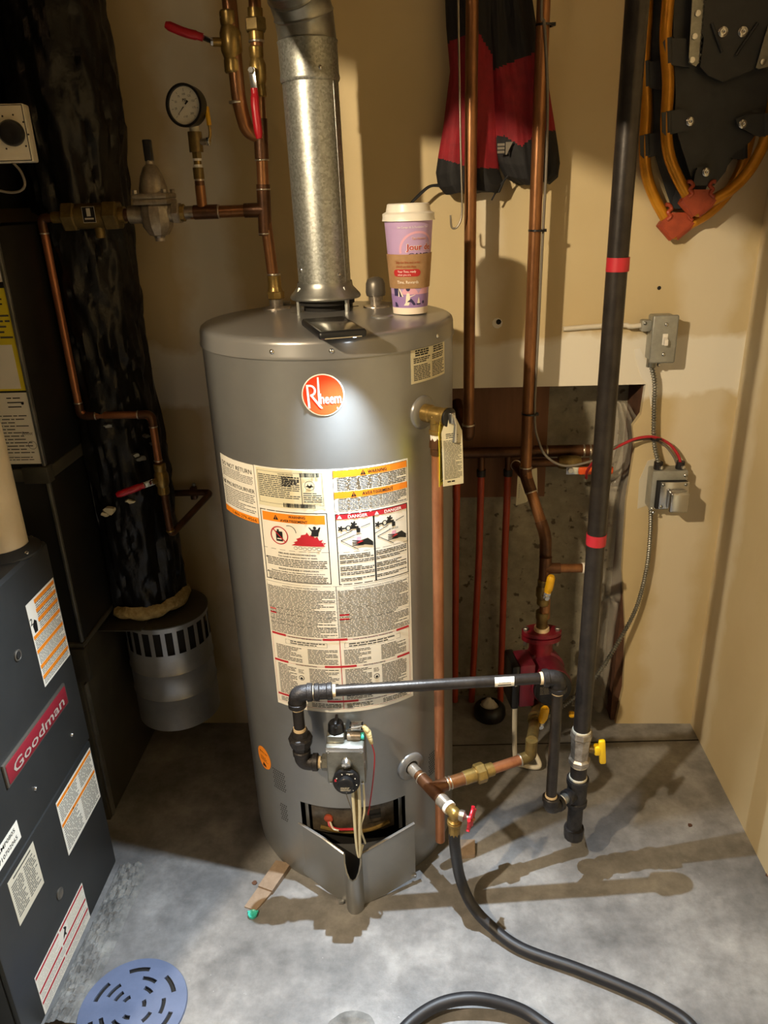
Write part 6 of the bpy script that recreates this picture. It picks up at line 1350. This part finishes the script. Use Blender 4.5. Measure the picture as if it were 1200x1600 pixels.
while x < 0.011: ww = 0.0004+0.0011*random.random(); pr.rect(x, 0.002, x+ww, 0.010, 'ink', 0.0004); x += ww+0.0007
pr.rect(-0.013, -0.003, 0.013, -0.001, 'ink', 0.0004); pr.build(bl_)

# ================================================================== switch, relay box, armoured cables
def armoured(name, pts, r, label, n=8):
    p = smoothpath(pts, n); L = [0.0]
    for a, b in zip(p, p[1:]): L.append(L[-1]+(b-a).length)
    tot = L[-1]; step = 0.0034; out = []; rad_ = []; k = 0; i = 0; s = 0.0
    while s < tot:
        while i < len(L)-2 and L[i+1] < s: i += 1
        out.append(p[i].lerp(p[i+1], (s-L[i])/max(1e-9, L[i+1]-L[i]))); rad_.append(r*1.06 if k % 2 else r*0.62); s += step; k += 1
    return tag(MB().tube(out, rad_, 9).build(name, 'zinc', None, 25), label, 'cable')
sb0, sb1 = at(1014, 568, 1.815), at(1062, 492, 1.815)
sbx = thing('switch_box', 'grey metal switch box with a white toggle on the drywall', 'light switch', (0.5*(sb0.x+sb1.x), WY, sb0.z))
SYF = 1.815
MB().bb((sb0.x+0.003, SYF+0.004, sb0.z+0.003), (sb1.x-0.003, WY+0.001, sb1.z-0.003), 0.005).build('box_body', 'box_grey', sbx, 30)
MB().bb((sb0.x, SYF, sb0.z), (sb1.x, SYF+0.005, sb1.z), 0.004, 0, 3).build('cover_plate', 'box_grey', sbx, 30)
scx, scz = (sb0.x+sb1.x)/2+0.002, (sb0.z+sb1.z)/2
MB().bb((scx-0.006, SYF-0.0015, scz-0.013), (scx+0.006, SYF+0.001, scz+0.013), 0.001).build('switch_slot', 'white_plastic', sbx)
MB().prism([V((scx-0.004, SYF-0.001, scz-0.006)), V((scx+0.004, SYF-0.001, scz-0.006)), V((scx+0.004, SYF-0.001, scz+0.006)), V((scx-0.004, SYF-0.001, scz+0.006))], (0, -0.012, -0.006)).build('toggle', 'white_plastic', sbx)
for dz in (-0.034, 0.034): screw('screw', V((scx, SYF-0.0002, scz+dz)), (0, -1, 0), 0.0045, 'chrome', sbx)
MB().box((sb0.x-0.008, SYF+0.030, sb1.z-0.026), (0.022, 0.024, 0.026), None, 0.003).build('cable_clamp', 'box_grey', sbx, 30); screw('screw', V((sb0.x-0.012, SYF+0.018, sb1.z-0.020)), (0, -1, 0), 0.004, 'zinc', sbx)
MB().cyl((scx-0.018, SYF+0.028, sb0.z-0.014), (scx-0.018, SYF+0.028, sb0.z+0.006), 0.011, None, 12).build('cable_connector', 'zinc', sbx); screw('connector_screw', V((scx-0.003, SYF+0.018, sb0.z-0.007)), (0.2, -1, 0), 0.005, 'chrome', sbx)
tag(MB().tube(smoothpath([V((sb0.x-0.010, SYF+0.030, sb1.z-0.026)), at(985, 510, 1.850), at(975, 508, 1.855), at(930, 510, 1.862), at(880, 514, 1.864)], 6), 0.0058, 10).build('white_cable', 'cable_white', None, 60), 'white jacketed cable entering the side of the switch box', 'cable')
# relay / transformer box
rb0, rb1 = at(1014, 797, 1.825), at(1071, 738, 1.825); RYF = 1.825
rx = thing('relay_box', 'grey junction box carrying a silver transformer below the switch', 'junction box', ((rb0.x+rb1.x)/2, WY, rb0.z))
MB().bb((rb0.x, RYF, rb0.z), (rb1.x+0.008, WY+0.001, rb1.z+0.004), 0.004).build('box_body', 'box_grey', rx, 30)
tx0, tx1 = at(1026, 795, RYF-0.012), at(1075, 752, RYF-0.012)
MB().bb((tx0.x-0.004, RYF-0.014, tx0.z), (tx1.x, RYF-0.0005, tx1.z), 0.001).build('laminations', 'black_matte', rx, 30)
MB().bb((tx0.x+0.002, RYF-0.019, tx0.z+0.002), (tx1.x+0.002, RYF-0.0142, tx1.z), 0.0015).build('transformer_frame', 'chrome', rx, 30)
MB().bb((tx0.x+0.020, RYF-0.046, tx0.z+0.001), (tx1.x-0.002, RYF-0.0192, tx1.z-0.018), 0.006, 0, 3).build('transformer_cover', 'chrome', rx, 30)
for p in ((tx0.x+0.008, tx0.z+0.008), (tx0.x+0.008, tx1.z-0.006), (tx1.x-0.006, tx1.z-0.006)): screw('screw', V((p[0], RYF-0.019, p[1])), (0, -1, 0), 0.004, 'zinc', rx)
for px in (1028, 1062):
    c = at(px, 733, 1.842); c.z = rb1.z+0.003; MB().cyl(c, c+V((0, 0, 0.020)), 0.011, None, 12).build('cable_connector', 'iron_cast', rx); screw('connector_screw', c+V((0.004, -0.012, 0.008)), (0, -1, 0.2), 0.0055, 'chrome', rx)
screw('screw', at(1071, 743, RYF), (0, -1, 0), 0.004, 'chrome', rx); screw('screw', at(1019, 795, RYF), (0, -1, 0), 0.004, 'chrome', rx); screw('screw', at(1021, 801, RYF+0.006), (0, -1, 0), 0.004, 'chrome', rx)
ca = at(1028, 733, 1.842); ca.z = rb1.z+0.018
armoured('armoured_cable', [V((scx-0.018, SYF+0.028, sb0.z-0.008)), at(1023, 600, 1.845), at(1022, 640, 1.848), at(1022, 690, 1.846), ca], 0.0062, 'ribbed armoured cable joining the switch box to the relay box')
cb = V((rb0.x+0.010, 1.845, rb0.z+0.004))
armoured('armoured_cable', [cb, at(1016, 835, 1.845), at(1010, 890, 1.845), at(994, 950, 1.840), at(965, 1005, 1.82), at(930, 1058, 1.78), at(890, 1095, 1.72), at(855, 1120, 1.69), at(842, 1130, 1.685)], 0.0062, 'ribbed armoured cable sagging from the relay box down to the pump')
rw_ = [at(1064, 728, 1.838), at(1060, 712, 1.840), at(1045, 693, 1.843), at(1022, 683, 1.840), at(995, 685, 1.835), at(965, 698, 1.825), at(935, 714, 1.80), at(918, 735, 1.86), at(916, 747, 1.90)]
tag(MB().tube(smoothpath(rw_, 6), 0.0036, 8).build('red_wire', 'wire_red', None, 60), 'red control wire arching over to the relay box', 'cable')
tie = at(1023, 686, 1.838); tag(MB().lathe(tie-V((0, 0, 0.003)), (0.2, 0, 1), [(0, 0.0095), (0, 0.0115), (0.005, 0.0115), (0.005, 0.0095)], 14, cap=False).box(tie+V((0.008, -0.008, 0.002)), (0.012, 0.004, 0.004)).build('cable_tie', 'black_plastic', None, 30), 'black cable tie binding the red wire to the armoured cable', 'cable tie')
yw = at(889, 1116, 1.70); tag(MB().lathe(yw, (1, -0.15, 0.05), [(0, 0.006), (0.004, 0.009), (0.010, 0.009), (0.020, 0.004), (0.021, 0.001)], 12).build('wire_connector', 'yellow_vinyl', None, 30), 'small yellow twist wire connector beside the black gas drop', 'connector')

# ================================================================== floor things
# drain cover
dc = onz(208, 1576); DR = 0.103
do = thing('drain_cover', 'round slotted blue grey drain cover on the concrete', 'drain cover', (dc.x, dc.y, 0))
rad_ = [0.0, 0.010, 0.018, 0.026, 0.036, 0.044, 0.055, 0.063, 0.074, 0.083, 0.097, DR]; NA = 120; slots = {2: (3, 20, 0.0), 4: (4, 18, 0.5), 6: (5, 18, 0.2), 8: (6, 18, 0.6)}
mb = MB()
def dpt(r, k, z): a = 2*math.pi*k/NA; return V((dc.x+r*math.cos(a), dc.y+r*math.sin(a), z))
def open_(i, k):
    if i not in slots: return False
    c_, ln, ph_ = slots[i]; f = (k/NA*c_+ph_) % 1.0
    return f < ln/NA*c_*0.55
zt2 = lambda r: 0.0065-0.0015*(r/DR)**2
for i in range(1, len(rad_)-1):
    for k in range(NA):
        if open_(i, k): continue
        a_, b_ = rad_[i], rad_[i+1]
        mb.add([dpt(a_, k, zt2(a_)), dpt(b_, k, zt2(b_)), dpt(b_, k+1, zt2(b_)), dpt(a_, k+1, zt2(a_))], [[0, 1, 2, 3]])
        for r_q, nb in ((a_, i-1), (b_, i+1)):
            if open_(nb, k) and nb != i: mb.add([dpt(r_q, k, zt2(r_q)), dpt(r_q, k+1, zt2(r_q)), dpt(r_q, k+1, 0.001), dpt(r_q, k, 0.001)], [[0, 1, 2, 3]])
        for kk, ke in ((k-1, k), (k+1, k+1)):
            if open_(i, kk): mb.add([dpt(a_, ke, zt2(a_)), dpt(b_, ke, zt2(b_)), dpt(b_, ke, 0.001), dpt(a_, ke, 0.001)], [[0, 1, 2, 3]])
mb.add([dpt(rad_[1], k, zt2(0)) for k in range(NA)], [list(range(NA))])
mb.grid([[dpt(DR, k, zt2(DR)) for k in range(NA)], [dpt(DR+0.001, k, 0.002) for k in range(NA)], [dpt(DR+0.001, k, 0.0) for k in range(NA)]], 0, True)
mb.build('slotted_plate', 'drain_blue', do, 30)
MB().lathe((dc.x, dc.y, 0.0002), (0, 0, 1), [(0, DR-0.004), (0.0006, DR-0.004)], 48).build('slot_shade_disc', 'dark_inside', do)  # flat black disc: the shade below the slots put in as colour
# wood shims and the teal cap
def shim(pts, z0, z1, label):
    a = [onz(x, y, 0.0) for x, y in pts]; n = len(a); mb = MB(); top = [V((p.x, p.y, z0 if i in (2, 3) else z1)) for i, p in enumerate(a)]
    mb.add(a+top, [[3, 2, 1, 0], [4, 5, 6, 7], [0, 1, 5, 4], [1, 2, 6, 5], [2, 3, 7, 6], [3, 0, 4, 7]]); tag(mb.build('wood_shim', 'wood', None, 0), label, 'shim')
shim([(432, 1352), (455, 1357), (426, 1398), (404, 1390)], 0.012, 0.016, 'pale wooden shim wedged under the left front of the heater')
shim([(408, 1384), (428, 1394), (400, 1424), (382, 1418)], 0.003, 0.008, 'thin pale wooden shim on the floor behind the teal cap')
shim([(700, 1318), (742, 1318), (742, 1340), (722, 1342)], 0.010, 0.013, 'short wooden shim lying under the hose below the hose bib')
tcx = onz(395, 1431); tcp = thing('teal_cap', 'small teal plastic cap lying on the floor by the wood shims', 'cap', tcx)
MB().lathe(tcx, (0, 0, 1), [(0.0, 0.009), (0.005, 0.0105), (0.008, 0.010), (0.006, 0.008), (0.005, 0.001)], 18).build('cap_body', 'teal_plastic', tcp); 
for a in (150, 40): MB().box(tcx+V((0.011*math.cos(R_(a)), 0.011*math.sin(R_(a)), 0.004)), (0.006, 0.004, 0.006), Matrix.Rotation(R_(a), 3, 'Z'), 0.001).build('cap_lug', 'teal_plastic', tcp)
# chips of paint and grit
for i, (px, py, s) in enumerate(((398, 1380, 0.006), (1078, 1290, 0.006), (1150, 1250, 0.008), (1200, 1368, 0.006))):
    c = onz(px, py); poly = [V((c.x+s*(0.7+0.5*rng.random())*math.cos(k*1.05), c.y+s*(0.7+0.5*rng.random())*math.sin(k*1.05), 0.0)) for k in range(6)]
    MB().prism(poly, (0, 0, 0.002)).build('grit_chip', 'wood_dark', floor_o, 0)
# patched hole in the slab near the hose
hcn = onz(550, 1622); rows = []
for r_ in (0.0, 0.022, 0.04, 0.058):
    rows.append([V((hcn.x+r_*math.cos(2*math.pi*k/30)*(1+0.30*mnoise.noise(V((k*0.7, r_*40, 1)))), hcn.y+r_*0.9*math.sin(2*math.pi*k/30), 0.0004+(0.005 if 0.03 < r_ < 0.05 else 0))) for k in range(30)])
MB().grid(rows, 0, True).build('slab_patch', 'rubble', floor_o, 20)
# black plastic boot stuffed with fibre by the foundation
bc = onz(765, 1118); bo = thing('pipe_boot', 'black plastic pipe boot stuffed with pale fibre beside the red tubes', 'pipe boot', bc)
MB().lathe(bc, (0, 0, 1), [(0, 0.044), (0.010, 0.048), (0.030, 0.046), (0.042, 0.036), (0.044, 0.030), (0.030, 0.026), (0.02, 0.001)], 26).build('boot_body', 'black_plastic', bo)
rows = []
for i in range(6):
    rows.append([V((bc.x-0.004+(0.030-0.005*i)*math.cos(2*math.pi*k/18)*(1+0.25*mnoise.noise(V((k*0.9, i, 2)))), bc.y+(0.026-0.0045*i)*math.sin(2*math.pi*k/18), 0.034+0.006*i+0.004*mnoise.noise(V((k*0.8, i*1.3, 7))))) for k in range(18)])
mbf = MB().grid(rows, 0, True); mbf.add(rows[-1], [list(range(18))]); mbf.build('fibre_plug', 'wool_white', bo, 60)

# ================================================================== hanging garment
JY = WY-0.038
jk_t = thing('ski_garment', 'red and black ski garment hanging on the wall behind the copper pipes', 'garment', at(780, 300, JY))
def loft(name, secs, m_, mats, parent, NA=110, fold=0.008, seed=0.0):
    """secs: (py, left px, right px, depth) from top to bottom, elliptical cross sections"""
    rows = []; dense = []
    for (a, b) in zip(secs, secs[1:]):
        for k in range(14): t = k/14; dense.append([a[i]+(b[i]-a[i])*t for i in range(4)])
    dense.append(list(secs[-1]))
    for py, l, r, d in dense:
        pl_, pr_ = at(l, py, JY), at(r, py, JY); c = (pl_+pr_)/2; hw_ = (pr_.x-pl_.x)/2; rw = []
        for k in range(NA):
            a = 2*math.pi*k/NA; f = fold*mnoise.noise(V((math.cos(a)*2.6+seed, math.sin(a)*1.2, c.z*9)))+fold*0.5*math.sin(a*5+c.z*13+seed)+fold*0.4*mnoise.noise(V((math.cos(a)*8+seed, c.z*16, 2)))
            rw.append(V((c.x+hw_*math.cos(a), min(WY-0.003, c.y+(d+f)*math.sin(a)), c.z+0.004*math.sin(a*3+seed))))
        rows.append(rw)
    mb = MB(); mb.grid(rows, 0, True); mb.add(rows[0], [list(range(NA))]); mb.add(rows[-1], [list(range(NA))])
    for i, f in enumerate(mb.f):
        c = sum((mb.v[q] for q in f), V())/len(f); d = c-CAM; X = 600+F_PX*d.dot(rr)/d.dot(fwd); Yp = 800-F_PX*d.dot(uu)/d.dot(fwd); mb.m[i] = m_(X, Yp)
    return mb.build(name, mats, parent, 80)
ylow = lambda X: 130-0.30*(X-700) if X < 760 else 100-0.26*(X-760)
loft('left_leg', [(-200, 742, 764, 0.010), (-185, 722, 776, 0.020), (-120, 700, 776, 0.024), (-40, 694, 778, 0.022), (40, 697, 780, 0.024), (110, 703, 778, 0.024), (200, 692, 778, 0.026), (240, 685, 778, 0.029), (268, 681, 780, 0.032), (288, 684, 787, 0.030), (300, 694, 782, 0.026)], lambda X, Y: 0 if Y < 60-(X-715)*0.5+max(0, X-745)*2.2 or Y > 248+(X-690)*0.30-max(0, X-735)*0.25 else 1, ['cloth_black', 'cloth_red'], jk_t, fold=0.006)
loft('right_leg', [(-200, 758, 780, 0.010), (-185, 752, 800, 0.020), (-120, 756, 816, 0.024), (-40, 760, 826, 0.024), (40, 760, 838, 0.026), (90, 762, 848, 0.027), (140, 764, 858, 0.029), (190, 768, 866, 0.029), (230, 772, 872, 0.030), (255, 778, 875, 0.030), (276, 788, 872, 0.026), (286, 806, 860, 0.019)], lambda X, Y: 0 if Y < 112-(X-765)*0.42 or Y > 212-(X-785)*0.1+max(0, 28-abs(X-815))*0.7 else 1, ['cloth_black', 'cloth_red'], jk_t, fold=0.008, seed=4.0)
lg = MB(); gp = lambda px, py: at(px, py, JY-0.050)
pr = Print(plane_map(at(777, 243, JY-0.040), (1, 0, 0), (0, 0, 1)), 1)
for k in range(3): pr.rect(0.0, 0.004+0.007*k, 0.015, 0.009+0.007*k, 'cable_grey', 0.0)
pr.poly([(0.017, 0.001), (0.020, 0.001), (0.024, 0.010), (0.032, 0.025), (0.017, 0.025)], 'cable_grey', 0.0); pr.build(jk_t, {'cable_grey': 'logo_print'})
for pts in ([(686, 288), (668, 292), (648, 310), (639, 322), (655, 306), (672, 292), (688, 291)], [(799, 270), (785, 285), (775, 300), (768, 313)], [(799, 268), (788, 282), (779, 301)]):
    MB().tube(smoothpath([at(x, y, JY-0.010) for x, y in pts], 6), 0.0020, 6).build('drawcord', 'cloth_black', jk_t)
# bent wire hook
hk = [at(716, -30, 1.745)+V((0, 0, 0.35)), at(716, -30, 1.745), at(718, 120, 1.745), at(720, 240, 1.745), at(722, 315, 1.745), at(721, 340, 1.745), at(714, 355, 1.745), at(706, 355, 1.745), at(704, 336, 1.745)]
tag(MB().tube(smoothpath(hk, 8), 0.0021, 8).build('wire_hook', 'steel_wire', None, 60), 'long bent steel wire hook hanging in front of the garment', 'hook')

# ================================================================== snowshoes
def snowshoe(SY, dx, dy, label, full):
    A = lambda x, y, d=0.0: at(x+dx, y+dy, SY-d)
    o = thing('snowshoe', label, 'snowshoe', A(1088, 335), 'snowshoes hung on the wall')
    left = [(1120, -330), (1085, -310), (1060, -250), (1050, -150), (1046, -60), (1044, 0), (1040, 60), (1044, 130), (1041, 195), (1045, 240), (1058, 275), (1074, 305), (1090, 332)]
    right = [(1090, 332), (1112, 314), (1142, 296), (1168, 270), (1186, 240), (1196, 215), (1210, 150), (1214, 80), (1216, 0), (1214, -60), (1208, -150), (1192, -250), (1160, -310), (1120, -330)]
    # outer frame tube in two bent halves
    path = smoothpath([A(*p) for p in left[:-1]], 6)+smoothpath([A(1084, 324), A(1090, 330), A(1100, 322)], 4)+smoothpath([A(*p) for p in right[1:]], 6)
    MB().tube(path, 0.0120, 12).build('frame_tube', 'tube_gold', o, 60)
    deck = [(1072, -240), (1058, -150), (1054, -50), (1052, 60), (1056, 150), (1054, 190), (1060, 214), (1082, 284), (1094, 292), (1116, 290), (1134, 268), (1142, 245), (1172, 222), (1188, 200), (1200, 160), (1204, 60), (1204, -50), (1200, -150), (1184, -240)]
    MB().prism([A(x, y, -0.004) for x, y in deck], (0, 0.003, 0)).build('deck', 'deck_black', o, 30)
    # wraps that hold the deck to the frame
    for pts in ([(1034, 176), (1066, 170), (1082, 186), (1082, 202), (1040, 212), (1035, 206)], [(1150, 186), (1166, 180), (1204, 176), (1200, 214), (1180, 212), (1152, 196)], [(1040, 60), (1072, 60), (1078, 106), (1052, 102), (1044, 98), (1036, 66)]):
        p = [A(x, y, 0.011) for x, y in pts]; MB().prism(p, (0, 0.004, 0)).build('deck_wrap', 'deck_black', o, 30)
    for x0, x1, y0, y1 in ((1034, 1052, 60, 100), (1033, 1052, 174, 208), (1186, 1204, 178, 212)):
        MB().tube([A((x0+x1)/2, y0), A((x0+x1)/2+1, y1)], 0.0125, 12).build('tube_wrap', 'deck_black', o, 60)
    tg = [(1090, 262), (1112, 260), (1116, 276), (1113, 290), (1083, 290), (1086, 272)]
    MB().prism([A(x, y, 0.010) for x, y in tg], (0, 0.008, 0)).build('toe_strap', 'deck_black', o, 30)
    # rust coloured toe clip
    cl = [(1066, 312), (1084, 296), (1110, 296), (1115, 312), (1096, 330), (1084, 338)]
    MB().prism([A(x, y, 0.013) for x, y in cl], (0, 0.020, 0)).build('toe_clip', 'clip_rust', o, 30)
    MB().tube([A(1066, 311), A(1086, 334)], 0.0125, 10).build('clip_sleeve', 'clip_rust', o); MB().tube([A(1088, 333), A(1115, 311)], 0.0125, 10).build('clip_sleeve', 'clip_rust', o)
    for s_, x in ((-1, 1080), (1, 1112)): MB().tube(smoothpath([A(x+s_*4, 308, 0.013), A(x-s_*2, 302, 0.014), A(x+s_*2, 296, 0.014), A(x-s_*3, 290, 0.012), A(x+s_*1, 284, 0.012), A(x+s_*6, 284, 0.012)], 5), 0.0042, 8).build('clip_hook', 'clip_rust', o)
    for x, y in ((1078, 190), (1160, 194), (1103, 269)): MB().lathe(A(x, y, 0.012), (0, -1, 0), [(-0.002, 0.0085), (0.003, 0.0085), (0.0045, 0.006), (0.0045, 0.003), (0.003, 0.001)], 14).build('rivet', 'chrome', o)
    if full:
        hp2 = [(1092, -60), (1206, -60), (1206, 110), (1188, 105), (1130, 128), (1106, 118), (1094, 104), (1100, 60), (1092, 40)]
        MB().prism([A(x, y, 0.016) for x, y in hp2], (0, 0.003, 0)).build('heel_plate', 'deck_black', o, 30)
        for pts in ([(1085, -60), (1105, -60), (1092, 98), (1087, 104), (1076, 98)], [(1200, 40), (1222, 30), (1200, 104), (1186, 108), (1181, 106)]):
            rl = MB().prism([A(x, y, 0.024) for x, y in pts], (0, 0.004, 0)).build('traction_rail', 'zinc', o, 30)
        e_ = [A(1104, -60, 0.024)]
        te_ = []
        for k in range(16): py = -50+k*9.4; te_ += [A(1104-k*0.75, py, 0.024), A(1106.5-k*0.75, py+4.5, 0.034)]
        mb2 = MB(); base_ = [A(1103-k*0.75*0.5, -50+k*4.7, 0.022) for k in range(len(te_))]; mb2.grid([te_, base_]); mb2.build('rail_teeth', 'zinc', o, 0)
        for x, y in ((1090, 21), (1085, 57), (1081, 94), (1192, 97)): MB().lathe(A(x, y, 0.0245), (0, -1, 0), [(0, 0.0058), (0.003, 0.0055), (0.0035, 0.002)], 12).build('rivet', 'chrome', o)
        for x, y in ((1129, 50), (1160, 50)): MB().lathe(A(x, y, 0.016), (0, -1, 0), [(0, 0.0095), (0.003, 0.0095), (0.0045, 0.006), (0.0045, 0.003), (0.003, 0.001)], 14).build('rivet', 'chrome', o)
        for pts in ([(1112, 36), (1118, 44), (1128, 82), (1124, 84)], [(1184, 36), (1178, 44), (1150, 86), (1154, 84)]): MB().tube([A(x, y, 0.020) for x, y in pts[:1]+pts[2:3]], 0.003, 6).build('claw', 'deck_black', o)
    return o
snowshoe(1.800, 0, 0, 'gold framed snowshoe with silver traction rails lying over the other one', True)
snowshoe(1.846, -34, 36, 'gold framed snowshoe hanging underneath against the drywall', False)
